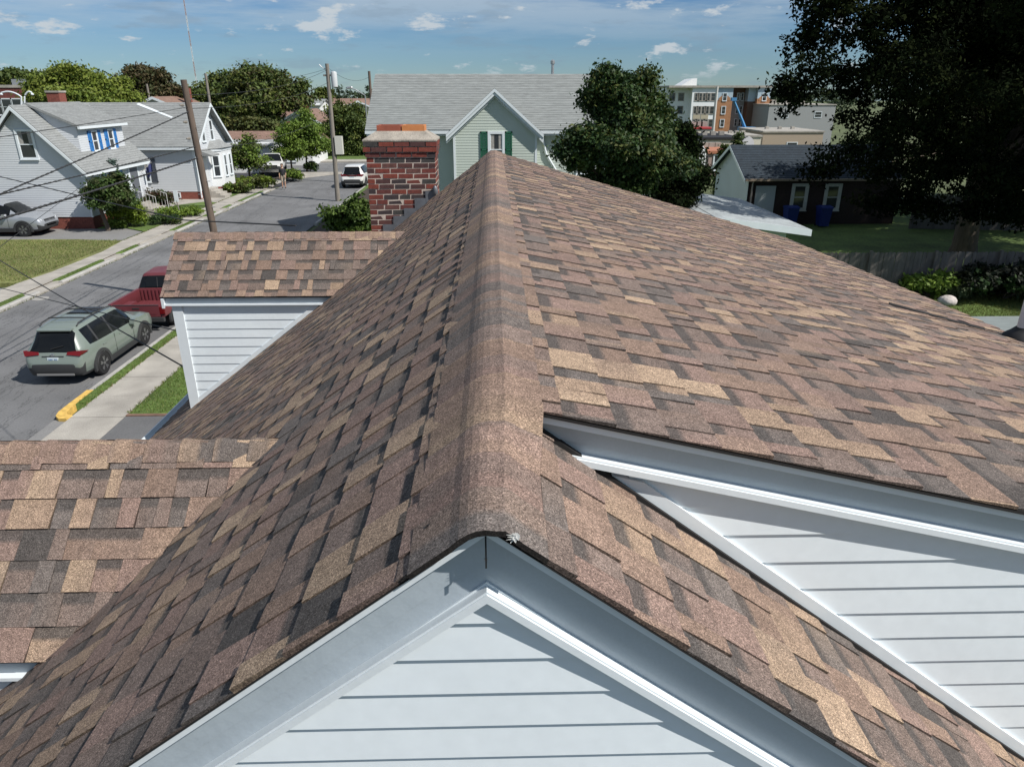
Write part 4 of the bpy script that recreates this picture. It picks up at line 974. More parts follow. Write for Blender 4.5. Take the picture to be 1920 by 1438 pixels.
fence('back_fence', 'dark board fence behind the big tree trunk', 22.6, 36, 38.5, 1.9, FW1, RAD(-8))
dk = empty('timber_deck', 'pale grey plank deck below the right edge of the brown roof', 'deck', loc=(12.6, 18.5, 0))
DKM = mat('pale_grey_planks', (.21, .24, .24), .8, var=.15, vscale=3, stretch=(.5, 4, 1))
for i in range(20): MB().box(0, 8, i * .155, i * .155 + .147, .28, .315).build('plank', DKM, dk)
MB().box(.05, 7.95, .05, 3.05, .1, .279).build('frame', FW1, dk)
# ================================================================== TREES AND PLANTS
def crown(parent, lobes, n, size, cols, name='crown', sub=.42, per=34, shell=.55, mat_=None, uneven=7):
    """lobes: (centre, radii). leaves gather in small sprays spread through each lobe, denser near its surface"""
    L2 = []
    for c, r in lobes:
        c = np.array(c, float); r = np.array(r, float); L2.append((c, r * .80))
        for q in range(uneven):
            d = nprnd.normal(size=3); d[2] = abs(d[2]) * .8 - .15; d /= np.linalg.norm(d); f = nprnd.uniform(.22, .42)
            L2.append((c + d * r * nprnd.uniform(.72, .98), r * f))
    lobes = L2
    vol = np.array([r.prod() ** (2 / 3) for _, r in lobes]); vol /= vol.sum(); V = []; Cc = []
    cols = np.array(cols)
    for (c, r), w in zip(lobes, vol):
        k = max(1, int(n * w / per)); d = nprnd.normal(size=(k, 3)); d /= np.linalg.norm(d, axis=1)[:, None]
        rad = nprnd.uniform(shell ** 3, 1.0, k) ** (1 / 3) * nprnd.uniform(.86, 1.1, k)
        sc = c + d * r * rad[:, None]
        m_ = k * per; idx = np.repeat(np.arange(k), per)
        ss = sub * nprnd.uniform(.55, 1.35, k)
        P = sc[idx] + nprnd.normal(size=(m_, 3)) * (ss[idx] * .5)[:, None] * np.array([1, 1, .62])
        nrm = nprnd.normal(size=(m_, 3)) * .8 + d[idx] * .7 + np.array([0, 0, .55]); nrm /= np.linalg.norm(nrm, axis=1)[:, None]
        t = np.cross(nrm, nprnd.normal(size=(m_, 3))); t /= np.linalg.norm(t, axis=1)[:, None]; b = np.cross(nrm, t)
        s = (size * nprnd.uniform(.6, 1.3, m_))[:, None]
        V.append(np.stack([P - t * s, P - b * s * .55, P + t * s, P + b * s * .55], 1))
        cc = cols[nprnd.integers(0, len(cols), k)][idx] * nprnd.uniform(.75, 1.25, (m_, 1)); Cc.append(cc)
    return soup(name, np.concatenate(V), np.concatenate(Cc), 4, parent, mat_ or leafmat())
BARK = mat('grey_brown_bark', (.10, .078, .06), .95, var=.3, vscale=5, stretch=(3, 3, .6), bump=.6, bscale=20)
def tree(name, label, base, h, lobes, n, size, cols, trunk_r=.2, group=None, sub=.42, fork=.4, per=34, mat_=None, shell=.55, limbs=9):
    t = empty(name, label, 'shrub' if 'shrub' in name else 'tree', group, loc=base)
    B = Vector(base); mb = MB(); top = Vector((rnd.uniform(-.2, .2), rnd.uniform(-.2, .2), h * fork))
    mb.tube([(0, 0, -.1), (0, 0, .15 * h * fork), top * .6, top], [trunk_r * 1.35, trunk_r, trunk_r * .85, trunk_r * .7], 9)
    rel = [(Vector(c) - B, r) for c, r in lobes]
    for c, r in sorted(rel, key=lambda q: -q[1][0])[:limbs]:
        mid = top.lerp(c, .5) + Vector((0, 0, .12 * (c - top).length)); st = top * rnd.uniform(.7, 1)
        mb.tube([st, mid, c, c + (c - mid).normalized() * r[0] * .5], [trunk_r * .5, trunk_r * .3, trunk_r * .16, trunk_r * .05], 6)
        for q in range(4):
            e = c + Vector((rnd.uniform(-1, 1) * r[0], rnd.uniform(-1, 1) * r[1], rnd.uniform(-.6, 1) * r[2])) * .75
            mb.tube([mid.lerp(c, rnd.uniform(.3, 1)), e], [trunk_r * .14, trunk_r * .04], 5)
    mb.build('trunk', BARK, t, smooth=60)
    cr = crown(t, [(tuple(c), r) for c, r in rel], n, size, cols, sub=sub, per=per, mat_=mat_, shell=shell)
    return t
def lobes_px(y, specs):
    """specs: px, py, radius in px (x), (z), depth offset -> lobes at distance about y"""
    o = []
    for px, py, rx, rz_2, dy in specs:
        p = PY(px, py, y + dy); k = p.y / 1333 / math.cos(PITCH) * 1.0
        k *= .9
        o.append((tuple(p), (rx * k, max(rx, rz_2) * k * .9, rz_2 * k)))
    return o
MAPLE = [(.026, .055, .014), (.036, .072, .018), (.055, .09, .022), (.018, .04, .013), (.075, .09, .022)]
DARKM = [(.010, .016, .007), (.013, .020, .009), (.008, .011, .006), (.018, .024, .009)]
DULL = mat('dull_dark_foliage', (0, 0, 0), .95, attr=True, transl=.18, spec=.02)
# big dark maple on the right
lb = lobes_px(31, [(1590, 50, 78, 70, -1), (1515, 150, 48, 52, -2), (1485, 185, 32, 34, -1.5), (1700, 20, 110, 95, 0), (1850, 60, 120, 105, 0), (1960, 160, 105, 115, 1), (1620, 150, 72, 58, 1.5),
    (1720, 170, 92, 84, -3), (1830, 210, 95, 90, -3.5), (1640, 290, 60, 42, -2.5), (1565, 300, 34, 26, -2.5), (1720, 320, 78, 58, -2), (1830, 330, 80, 58, -3), (1930, 330, 80, 76, -2), (1545, 20, 50, 55, 1), (1660, -60, 105, 90, 0), (1820, -90, 140, 110, 0), (1960, -20, 105, 105, 0),
    (1900, 405, 60, 34, -3), (1540, 330, 26, 18, -2), (1690, 372, 50, 24, -1), (1495, 95, 34, 34, 0), (1680, 235, 55, 44, 0), (1600, 225, 30, 24, 0), (1655, 388, 44, 22, -1), (1745, 392, 55, 26, -1), (1840, 392, 55, 26, -2), (1800, 265, 60, 50, 2), (1880, 290, 60, 50, 2.5), (1940, 240, 60, 50, 2), (1760, 250, 55, 45, 3), (1880, 190, 70, 55, 3), (1800, 130, 70, 55, 3), (1920, 110, 70, 55, 2), (1700, 100, 60, 50, 3), (1870, 360, 55, 30, 1), (1930, 400, 50, 34, 0)])
lb += [((23.4, 22.6, 9.4), (3.2, 2.4, 2.6)), ((26.5, 23.5, 10.5), (3.4, 3.0, 3.0)), ((20.8, 24.2, 7.2), (1.6, 1.5, 1.5)), ((27.5, 21.0, 7.5), (3, 2.6, 2.4)), ((24.0, 26.5, 8.0), (3.0, 2.6, 2.6)), ((28.5, 29, 8.5), (3.2, 2.8, 2.6)), ((31, 31, 10.5), (3.4, 3, 3)), ((30.5, 33.5, 7.5), (3.2, 2.6, 2.6)), ((27, 31.5, 11), (3, 2.6, 2.6)), ((24.5, 30.5, 6.8), (2.2, 2, 1.6)), ((33, 28, 8), (3, 3, 3)), ((16.6, 23.9, 10.4), (1.7, 1.5, 1.3)), ((17.8, 25.0, 9.2), (1.6, 1.5, 1.2)), ((15.9, 25.2, 11.2), (1.5, 1.4, 1.2)), ((33, 36, 9), (3.5, 3, 3)), ((36, 34, 7), (3, 3, 3)), ((24, 37, 7.6), (3, 2.6, 2.4)), ((27, 38.5, 9), (3.2, 3, 2.6)), ((22, 35.5, 9), (3, 2.6, 2.4)), ((30.5, 40, 8), (3, 3, 2.6)), ((20, 34.2, 10.4), (2.6, 2.2, 2)), ((29, 36, 10.5), (3, 2.6, 2.4)), ((26, 34, 6), (2.6, 2.2, 1.8)), ((33, 42, 7), (3, 3, 2.6)), ((21, 30.5, 7.5), (2.6, 2, 2)), ((24, 33, 9), (2.6, 2.4, 2.4))]  # mostly unseen crown lobes, added to shade fence, yard, garage and brick house
tb = PZ(1790, 478, 0)
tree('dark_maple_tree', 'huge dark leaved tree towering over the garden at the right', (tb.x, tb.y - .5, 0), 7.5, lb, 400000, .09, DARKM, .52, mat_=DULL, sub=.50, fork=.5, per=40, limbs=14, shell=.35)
lb = lobes_px(26, [(1155, 164, 36, 30, 0), (1198, 176, 30, 34, 1), (1130, 195, 42, 38, .5), (1180, 220, 58, 50, 0), (1115, 262, 50, 38, -.5), (1090, 298, 42, 26, -.6), (1170, 285, 72, 50, -.8), (1232, 250, 34, 42, 1), (1232, 190, 16, 16, 1), (1235, 310, 54, 40, 0), (1170, 345, 70, 34, 0), (1140, 140, 16, 14, 0), (1213, 146, 12, 13, 0), (1062, 284, 24, 14, -.5)])
c0 = PY(1185, 300, 26); tree('green_maple_tree', 'dense green maple in front of the pale green house', (c0.x, 26, 0), 6, lb, 90000, .075, MAPLE, .24, sub=.34, fork=.45)
lb = lobes_px(27.5, [(1278, 300, 30, 34, 0), (1298, 338, 30, 28, 0), (1262, 345, 40, 34, .5), (1250, 375, 50, 26, 0), (1272, 258, 20, 22, 0), (1296, 275, 12, 12, 0)])
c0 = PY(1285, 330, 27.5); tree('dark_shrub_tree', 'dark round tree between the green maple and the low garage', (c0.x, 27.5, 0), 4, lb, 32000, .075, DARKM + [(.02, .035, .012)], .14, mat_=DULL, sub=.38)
lb = [((24.5 + 2.6 * i, 47 + (i % 3) * 1.6, 2.6 + (i % 2) * 1.2), (2.4, 1.8, 2.6)) for i in range(8)]
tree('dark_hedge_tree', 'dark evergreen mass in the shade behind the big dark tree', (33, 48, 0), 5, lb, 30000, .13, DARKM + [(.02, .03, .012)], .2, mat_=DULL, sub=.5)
# far left and middle distance
YG = [(.135, .18, .026), (.165, .205, .033), (.10, .145, .022), (.18, .215, .038)]
MG = [(.075, .108, .026), (.092, .130, .030), (.058, .088, .021), (.115, .138, .030)]
OLV = [(.075, .095, .026), (.095, .10, .028), (.062, .082, .023)]
RUS = [(.075, .065, .028), (.09, .068, .030), (.055, .066, .025)]
def far_tree(name, label, y, specs, n, size, cols, **kw):
    lb = lobes_px(y, [(a, b + 7, c, d, f) for a, b, c, d, f in specs]); cx = sum(l[0][0] for l in lb) / len(lb); zt = max(l[0][2] + l[1][2] for l in lb)
    return tree(name, label, (cx, y, ground_h(cx, y)), zt - ground_h(cx, y), lb, n, size, cols, kw.pop('tr', .35), 'trees behind the houses', sub=kw.pop('sub', .9), **kw)
far_tree('willow_tree', 'bright yellow-green tree behind the house with blue shutters', 78, [(150, 145, 40, 28, 0), (105, 155, 38, 24, 0), (195, 162, 42, 28, 1), (230, 178, 26, 18, 0), (130, 175, 60, 28, -1), (85, 182, 26, 22, 0), (180, 190, 50, 18, -1)], 30000, .19, YG)
far_tree('brown_tree', 'dark brownish tree to the right of the yellow-green tree', 95, [(265, 140, 26, 22, 0), (285, 150, 26, 26, 0), (255, 165, 28, 26, 0), (295, 170, 30, 20, 0), (320, 172, 22, 14, 0)], 18000, .21, RUS)
far_tree('oak_tree', 'tall dark tree rising behind the grey house gable', 100, [(415, 155, 26, 22, 3), (440, 170, 40, 34, 0), (400, 185, 40, 30, 0), (480, 145, 30, 26, 0), (385, 205, 30, 22, 0), (425, 215, 42, 26, 0)], 26000, .23, MG)
far_tree('linden_tree', 'broad green tree crowned with rusty leaves in the middle distance', 96, [(470, 150, 34, 28, 0), (505, 150, 38, 30, 0), (540, 165, 30, 28, 0), (500, 190, 56, 36, -1), (455, 190, 34, 30, 0), (555, 182, 22, 18, 0), (470, 218, 44, 20, -2)], 32000, .22, MG + RUS[:1] + [(.075, .085, .02)])
far_tree('low_round_tree', 'low olive green tree below the broad green tree', 84, [(480, 228, 28, 16, 0), (455, 232, 22, 13, 0), (500, 234, 20, 13, 0)], 6000, .22, OLV, tr=.15, sub=.6)
far_tree('left_edge_tree', 'dark green tree at the far left behind the red brick building', 130, [(15, 148, 34, 20, 0), (70, 145, 44, 14, 0), (40, 152, 36, 14, 0), (-30, 150, 40, 20, 0)], 15000, .32, MG)
far_tree('corner_tree', 'dark green tree beyond the cross street behind the grey utility pole', 88, [(650, 222, 32, 30, 0), (625, 245, 26, 26, 0), (670, 250, 30, 30, 0), (640, 205, 22, 18, 2), (650, 275, 40, 18, 0)], 22000, .17, MG, tr=.2, sub=.7)
far_tree('round_top_tree', 'small dark tree top above the distant brown roofs', 150, [(608, 172, 12, 10, 0), (600, 178, 9, 7, 0)], 3000, .4, MG)
YOUNG = [(.13, .20, .03), (.155, .225, .036), (.10, .165, .026)]
def young(label, bx, by, y, specs, n, cols=YOUNG):
    p = PZ(bx, by, HT); tree('young_street_tree', label, (p.x, p.y, HT), 4.6, lobes_px(p.y, specs), int(n * 1.5), .115, cols, .085, 'young trees at the corner', sub=.5, fork=.5)
young('left of two light green young trees at the street corner', 548, 324, 66, [(545, 260, 26, 26, 0), (535, 285, 24, 18, 0), (560, 280, 22, 20, 0), (548, 240, 14, 14, 0)], 7000)
young('right of two light green young trees at the street corner', 576, 322, 66, [(578, 245, 20, 26, 0), (590, 275, 24, 20, 0), (570, 272, 22, 20, 0), (606, 272, 16, 12, 0), (575, 222, 10, 14, 0)], 7000)
young('thin young tree beside the bay window house', 470, 345, 58, [(455, 290, 26, 18, 0), (470, 275, 18, 22, 0), (445, 305, 22, 14, 0), (480, 308, 20, 14, 0)], 3600, OLV + YOUNG)
# far woods along the horizon
lbw = []
for i in range(150):
    px = rnd.uniform(-300, 2300); yy = rnd.uniform(330, 700); p = PY(px, 178 + rnd.uniform(-3, 3) - (4 if px < 350 else 0), yy); r = rnd.uniform(5, 10) * yy / 400
    lbw.append((tuple(p - Vector((0, 0, r * .4))), (r * 1.5, r, r * .8)))
fw = crown(None, lbw, 60000, 1.1, [(.04, .06, .03), (.05, .075, .035), (.035, .055, .03)], name='far_woods', sub=2.6)
tag(fw, 'dark band of distant woods along the horizon', 'woods', kind='stuff')
# shrubs and garden plants
def shrub(name, label, px, py, w, h, n, size, cols, group='garden shrubs', y=None, z=HT, lob=6, flatb=.5):
    p = PZ(px, py, z) if y is None else PY(px, py, y); lb = []
    for i in range(lob):
        a = i * 2.4; r = w * .5; lb.append(((p.x + math.cos(a) * r * .55, p.y + math.sin(a) * r * .5, p.z + h * (.35 + .4 * ((i * .37) % 1))), (r * .62, r * .6, h * .36)))
    t = empty(name, label, 'shrub', group, loc=p)
    mb = MB()
    for q in range(4): mb.tube([(0, 0, -.02), (rnd.uniform(-.3, .3) * w, rnd.uniform(-.3, .3) * w, h * .6)], [.03, .01], 5)
    mb.build('stems', BARK, t); crown(t, [((c[0] - p.x, c[1] - p.y, c[2] - p.z), r) for c, r in lb], n, size, cols, name='foliage', sub=.2, per=24)
    return t
LIME = [(.13, .19, .018), (.16, .22, .025), (.11, .16, .015)]
shrub('round_shrub', 'clipped yellow-green shrub beside the steps of the blue shuttered house', 243, 425, 2.0, 1.55, 9000, .06, LIME)
shrub('bed_shrub', 'low dark shrub beside the yellow-green shrub', 310, 420, 1.6, .5, 2500, .06, MAPLE)
shrub('bed_shrub', 'reddish leaved shrub by the brick planter across the street', 292, 392, 2.2, 1.2, 5000, .08, [(.05, .05, .02), (.08, .05, .03), (.04, .07, .02)])
shrub('bed_shrub', 'low green planting under the white garden sign', 338, 404, 2.6, .5, 4000, .07, YOUNG + LIME[:1])
shrub('bed_shrub', 'small shrub at the front corner of the blue shuttered house', 218, 428, .8, .5, 1500, .06, YOUNG)
shrub('bed_shrub', 'yellow-green planting beside the thin young tree', 478, 352, 3.0, .9, 5000, .09, LIME + OLV)
shrub('bed_shrub', 'wild green planting in front of the bay window house', 446, 362, 2.0, .7, 3000, .09, YOUNG + OLV)
shrub('bed_shrub', 'round green shrub in the corner planting bed', 548, 338, 1.8, .9, 3500, .09, YOUNG)
shrub('bed_shrub', 'dark green shrub under the right young tree', 583, 322, 1.2, .9, 2500, .09, MAPLE)
shrub('bed_shrub', 'tall leafy shrub beside the red brick chimney', 663, 476, 2.0, 2.7, 9000, .09, [(.06, .10, .018), (.08, .125, .022), (.045, .08, .015)])
shrub('fence_shrub', 'light green hydrangea shrub at the foot of the board fence', 1738, 556, 1.5, .95, 4000, .085, YOUNG, 'plants by the fence')
shrub('fence_shrub', 'greyish low shrub beside the round white stone', 1790, 560, .9, .5, 2000, .06, [(.10, .13, .06), (.08, .11, .05)], 'plants by the fence')
shrub('fence_shrub', 'dark shrub against the fence at the right edge', 1880, 560, 3.2, 1.3, 8000, .09, DARKM + MAPLE[:1], 'plants by the fence')
shrub('fence_shrub', 'dark shrub against the middle of the fence', 1835, 552, 1.8, .9, 4000, .08, DARKM + MAPLE[:1], 'plants by the fence')
# ornamental standard tree and blue spruce before the blue shuttered house
p = PZ(203, 432, HT); lb = lobes_px(p.y, [(205, 350, 34, 24, 0), (190, 365, 26, 20, -.3), (225, 362, 26, 22, 0), (205, 378, 34, 16, -.2), (235, 378, 18, 14, 0)])
tree('ornamental_tree', 'dark green ball-headed tree in front of the blue shuttered window', (p.x, p.y, HT), 2.6, lb, 11000, .085, [(.045, .085, .02), (.06, .10, .024), (.05, .06, .02)], .11, sub=.3, fork=.62)
p = PZ(232, 412, HT); sp = empty('blue_spruce', 'bluish conical spruce behind the ball-headed tree', 'tree', loc=p)
MB().tube([(0, 0, 0), (0, 0, 3.2)], [.1, .02], 7).build('trunk', BARK, sp)
crown(sp, [((0, 0, .5 + i * .36), (1.05 - .125 * i, 1.05 - .125 * i, .3)) for i in range(8)], 9000, .07, [(.10, .15, .13), (.08, .125, .11), (.065, .105, .085)], sub=.2, shell=.3)
for px, py, hh, lab in ((1357, 330, 4.3, 'left of two narrow columnar evergreens beside the dark roof'), (1381, 330, 4.9, 'right of two narrow columnar evergreens beside the dark roof')):
    p = PY(px, 300, 50); q = empty('columnar_evergreen', lab, 'tree', 'columnar evergreens', loc=(p.x, 50, 0)); ht = PY(px, 258 if px > 1370 else 276, 50).z
    MB().tube([(0, 0, 0), (0, 0, ht * .8)], [.08, .02], 6).build('trunk', BARK, q)
    crown(q, [((0, 0, ht * (.1 + .1 * i)), (.5 * (1 - .085 * i) + .12, .5 * (1 - .085 * i) + .12, ht * .09)) for i in range(10)], 5000, .08, [(.05, .08, .018), (.065, .095, .02)], sub=.22)
# white stone
st = MB(); n1, n2 = 12, 7
for j in range(n2 + 1):
    for i in range(n1):
        a = 2 * math.pi * i / n1; b = math.pi * j / n2; r = 1 + .08 * math.sin(5 * a) * math.sin(b)
        st.v.append((.32 * r * math.sin(b) * math.cos(a), .28 * r * math.sin(b) * math.sin(a), .2 * math.cos(b) + .15))
for j in range(n2):
    for i in range(n1): st.f.append([j * n1 + i, (j + 1) * n1 + i, (j + 1) * n1 + (i + 1) % n1, j * n1 + (i + 1) % n1]); st.m.append(0); st.c.append(None)
so_ = st.build('garden_stone', mat('white_quartz', (.5, .45, .42), .8, var=.2, vscale=6, bump=.5, bscale=9), smooth=60); so_.location = PZ(1775, 572, HT); tag(so_, 'round white stone at the foot of the fence bed', 'stone')
# ================================================================== VEHICLES
CLAD = mat('grey_plastic_cladding', (.035, .036, .038), .6)
CARGLASS = mat('tinted_car_glass', (.006, .007, .008), .12, spec=.32)
def wheel(parent, x, y, r, side, rim=None):
    w = MB(); t = .215; c = (x, y, r)
    w.lathe([(r * .62, -t / 2), (r * .9, -t / 2), (r * .985, -t / 2 + .03), (r, -t / 2 + .06), (r, t / 2 - .06), (r * .985, t / 2 - .03), (r * .9, t / 2), (r * .62, t / 2)], c, (0, side, 0), 28)
    wo = w.build('wheel', RUBBER, parent, smooth=40)
    rm = MB(); rm.lathe([(r * .64, t / 2 - .03), (r * .655, t / 2 + .006), (r * .61, t / 2 + .006), (r * .57, t / 2 - .05), (.02, t / 2 - .055)], c, (0, side, 0), 28, 1)
    for k in range(5):
        a = 2 * math.pi * k / 5 + .3
        for da in (-.16, .16):
            d = Vector((math.cos(a), 0, math.sin(a))); d2 = Vector((math.cos(a + da), 0, math.sin(a + da))); n_ = Vector((-math.sin(a), 0, math.cos(a))) * .018
            o = Vector(c) + Vector((0, side * (t / 2 - .012), 0)); rm.prism([o + d * .05 - n_, o + d * .05 + n_, o + d2 * r * .6 + n_, o + d2 * r * .6 - n_], (0, side * .014, 0))
    rm.lathe([(.055, t / 2 - .02), (.05, t / 2 + .004), (.02, t / 2 + .006)], c, (0, side, 0), 12)
    rm.build('rim', [rim or mat('dark_alloy', (.30, .30, .31), .3, metal=.7), RUBBER], wo, smooth=35)
def loft(parent, name, st, mats, rule, smooth=38):
    """st: (x, zb, zs, zt, wb, ws, wt) stations; ring of 9 points per half side"""
    mb = MB(); K = None
    for x, zb, zs, zt, wb, ws, wt, *wl in st:
        h = zs - zb; wl = wl[0] if wl else ws - .035
        half = [(0, zb), (wb - .07, zb), (wb, zb + min(.10, h * .3)), (ws, zb + h * .52), (ws - .004 if wl > ws - .04 else (ws * .6 + wl * .4), zb + h * .80), (wl, zs), (wt + .055, zt - min(.09, (zt - zs) * .35)), (wt - .01, zt - min(.018, (zt - zs) * .1)), (wt - .16, zt), (0, zt + .008)]
        ring = [(x, -y, z) for y, z in half] + [(x, y, z) for y, z in half[::-1]][1:-1]
        mb.v += ring; K = len(ring)
    n = len(half) - 1
    for i in range(len(st) - 1):
        for k in range(K):
            k2 = (k + 1) % K; j = k if k < n else K - 1 - k
            mb.f.append([i * K + k, (i + 1) * K + k, (i + 1) * K + k2, i * K + k2]); mb.m.append(rule(i, j, (st[i][0] + st[i + 1][0]) / 2)); mb.c.append(None)
    mb.f.append(list(range(K))); mb.m.append(rule(-1, 0, st[0][0])); mb.c.append(None); mb.f.append([(len(st) - 1) * K + k for k in range(K)][::-1]); mb.m.append(rule(-2, 0, st[-1][0])); mb.c.append(None)
    return mb.build(name, mats, parent, smooth=smooth)
def arch(parent, x, r, yb, side, name='wheel_arch'):
    mb = MB(); o = []
    for k in range(15):
        a = math.pi * (-.06 + 1.12 * k / 14); o.append((math.cos(a), math.sin(a)))
    for (c0, s0), (c1, s1) in zip(o[:-1], o[1:]):
        for ra, rb in ((r + .005, r + .105),):
            p = lambda rr, c, s, yy: (x + rr * c, yy, max(.24, r - .04 + rr * s))
            y0, y1 = side * (yb - .04), side * (yb + .022)
            mb.quad(p(ra, c0, s0, y1), p(rb, c0, s0, y1), p(rb, c1, s1, y1), p(ra, c1, s1, y1)); mb.quad(p(rb, c0, s0, y1), p(rb, c0, s0, y0), p(rb, c1, s1, y0), p(rb, c1, s1, y1)); mb.quad(p(ra, c0, s0, y0), p(ra, c0, s0, y1), p(ra, c1, s1, y1), p(ra, c1, s1, y0))
    mb.build(name, CLAD, parent)
    w = MB().prism([(x + (r + .004) * c, side * (yb - .1), max(.2, r - .04 + (r + .004) * s)) for c, s in o], (0, side * .108, 0)); w.build('wheel_well', DARKGAP, parent)
def suv(name, label, group, loc, rz, paint, rails=True, plate='', sc=(1, 1, 1), redbar=False):
    """local x: forward from the rear bumper, length 4.6"""
    e = empty(name, label, 'car', group, loc=loc, rz=rz); e.scale = sc
    st = [(0.00, .50, .69, .70, .56, .64, .48), (.03, .37, .76, .775, .70, .76, .60), (.08, .32, .86, .875, .77, .82, .66), (.13, .30, 1.0, 1.015, .80, .845, .66), (.19, .29, 1.105, 1.12, .82, .86, .60, .74),
          (.34, .28, 1.115, 1.42, .85, .885, .535, .80), (.47, .28, 1.115, 1.60, .865, .90, .525, .83), (.60, .27, 1.11, 1.65, .88, .912, .55, .86), (.98, .26, 1.09, 1.68, .895, .925, .585, .885), (1.06, .26, 1.09, 1.685, .9, .926, .59, .885),
          (1.80, .25, 1.07, 1.695, .9, .928, .60), (1.88, .25, 1.07, 1.695, .9, .928, .60), (2.62, .25, 1.05, 1.665, .9, .927, .59), (2.78, .25, 1.045, 1.62, .9, .926, .58), (3.10, .25, 1.04, 1.42, .895, .924, .62), (3.52, .25, 1.035, 1.10, .89, .92, .72),
          (3.62, .25, 1.02, 1.065, .89, .915, .72), (4.10, .26, .985, 1.03, .87, .905, .69), (4.36, .28, .92, .97, .83, .875, .62), (4.50, .31, .80, .85, .76, .82, .52), (4.58, .38, .66, .69, .66, .72, .42), (4.60, .44, .60, .62, .60, .64, .36)]
    def rule(i, j, x):
        if i < 0: return 2
        if j <= 2: return 2 if (x < .2 or x > 4.3 or j <= 1) else 0
        if 5 <= j <= 5 and .62 < x < 2.76: return 2 if (.98 < x < 1.06 or 1.80 < x < 1.88) else 1
        if j == 5 and 2.76 < x < 3.2: return 1
        if j >= 6 and .15 < x < .47: return 1
        if j == 5 and .15 < x < .36: return 0
        if j >= 6 and 2.78 < x < 3.52: return 1
        return 0
    loft(e, 'body', st, [paint, CARGLASS, CLAD], rule)
    for x in (.98, 3.66):
        for s in (-1, 1): arch(e, x, .385, .918, s); wheel(e, x, s * .835, .365, s)
    for s in (-1, 1):
        MB().prism([(1.42, s * .9, .26), (3.22, s * .9, .26), (3.22, s * .925, .44), (1.42, s * .925, .44)], (0, s * .02, 0)).build('sill_cladding', CLAD, e)
        tl = MB().prism([(.10, s * .40, .965), (.085, s * .80, .93), (.40, s * .905, 1.0), (.16, s * .86, 1.075), (.15, s * .42, 1.035)], (-.018, s * .010, 0)); tl.build('tail_lamp', REDLENS, e)
        MB().prism([(4.30, s * .80, .80), (4.52, s * .62, .76), (4.50, s * .62, .86), (4.24, s * .82, .93)], (.02, s * .02, 0)).build('headlamp', LAMPW, e)
        m_ = MB().prism([(2.80, s * .94, 1.02), (3.02, s * .94, 1.04), (3.0, s * .94, 1.16), (2.84, s * .94, 1.16)], (0, s * .17, 0)); m_.build('mirror', paint, e)
        for hx in (1.15, 2.12): MB().box(hx, hx + .2, s * .925 - .012, s * .925 + .028, .90, .935).build('door_handle', paint, e)
        for hx in (1.84, 2.98): MB().box(hx - .004, hx + .004, s * .926 - .004, s * .926 + .004, .45, 1.03).build('door_seam', DARKGAP, e)
        if rails:
            r = MB(); r.tube([(.66, s * .545, 1.66), (.8, s * .55, 1.735), (1.2, s * .56, 1.755), (2.2, s * .565, 1.75), (2.55, s * .56, 1.72), (2.66, s * .56, 1.66)], .021, 8); r.build('roof_rail', CLAD, e, smooth=60)
    if rails:
        for x in (1.15, 2.05): MB().tube([(x, -.56, 1.765), (x, 0, 1.775), (x, .56, 1.765)], .022, 8).build('cross_bar', CLAD, e)
        MB().prism([(1.75, -.38, 1.706), (2.55, -.38, 1.682), (2.55, .38, 1.682), (1.75, .40, 1.704)], (0, 0, .006)).build('sunroof', CARGLASS, e)
    MB().prism([(.52, -.53, 1.61), (.52, .53, 1.61), (.38, .50, 1.59), (.38, -.50, 1.59)], (0, 0, .035)).build('spoiler', paint, e)
    MB().box(.075, .10, -.32, .32, .90, .925).build('tailgate_trim', CLAD, e)
    if redbar: MB().box(.062, .10, -.72, .72, .96, 1.02).build('light_bar', REDLENS, e)
    PLB = mat('white_plate', (.55, .63, .68), .4); pl = MB().box(.045, .072, -.16, .16, .76, .89).build('number_plate', PLB, e)
    if plate:
        tx = MB(); PB = mat('plate_print', (.08, .16, .30), .5)
        for i in range(6):
            if i == 3: continue
            y = .105 - i * .042; tx.box(.0405, .0448, y - .012, y + .012, .80, .85)
        tag(tx.build('plate_characters', PB, pl), kind='stuff')
    em = MB()        # maker's emblem: crossed ovals in a ring
    for rx, rz_3, zo in ((.062, .042, 0), (.022, .04, 0), (.045, .017, .02)):
        pts = [(.075, rx * math.cos(2 * math.pi * k / 18), .965 + zo + rz_3 * math.sin(2 * math.pi * k / 18)) for k in range(19)]; em.tube(pts, .006, 5)
    em.build('emblem', CHROME, e)
    MB().box(.005, .03, -.55, .55, .34, .40).build('bumper_trim', mat('silver_skid_trim', (.2, .2, .2), .4), e)
    MB().tube([(.14, .05, 1.12), (.20, -.30, 1.20)], .012, 6).build('rear_wiper', RUBBER, e)
    gl = MB()
    for i in range(5): gl.box(4.50 + .012 * i, 4.56 + .01 * i, -.46, .46, .80 - i * .06, .83 - i * .06)
    gl.build('grille', CLAD, e)
    MB().prism([(4.44, -.52, .48), (4.60, -.40, .48), (4.60, .40, .48), (4.44, .52, .48)], (0, 0, .06)).build('front_skid', LAMPW, e)
    return e
SAGE = mat('sage_green_car_paint', (.165, .198, .176), .32, coat=.6, var=.01)
SILV = mat('silver_car_paint', (.33, .35, .38), .32, metal=.35, coat=.7)
WPAINT = mat('white_car_paint', (.66, .66, .64), .3, coat=.6)
MAROON = mat('faded_maroon_paint', (.135, .030, .037), .5, coat=.1, var=.08, vscale=3)
suv('parked_suv', 'sage green car with roof rails parked at the near kerb', 'parked cars', (-11.21, 17.16, 0), RAD(90), SAGE, plate='AB', sc=(.90, .85, .86))
suv('parked_suv', 'silver car in the driveway across the street', 'parked cars', (-27.75, 38.25, HT - .03), RAD(0), SILV, rails=False)
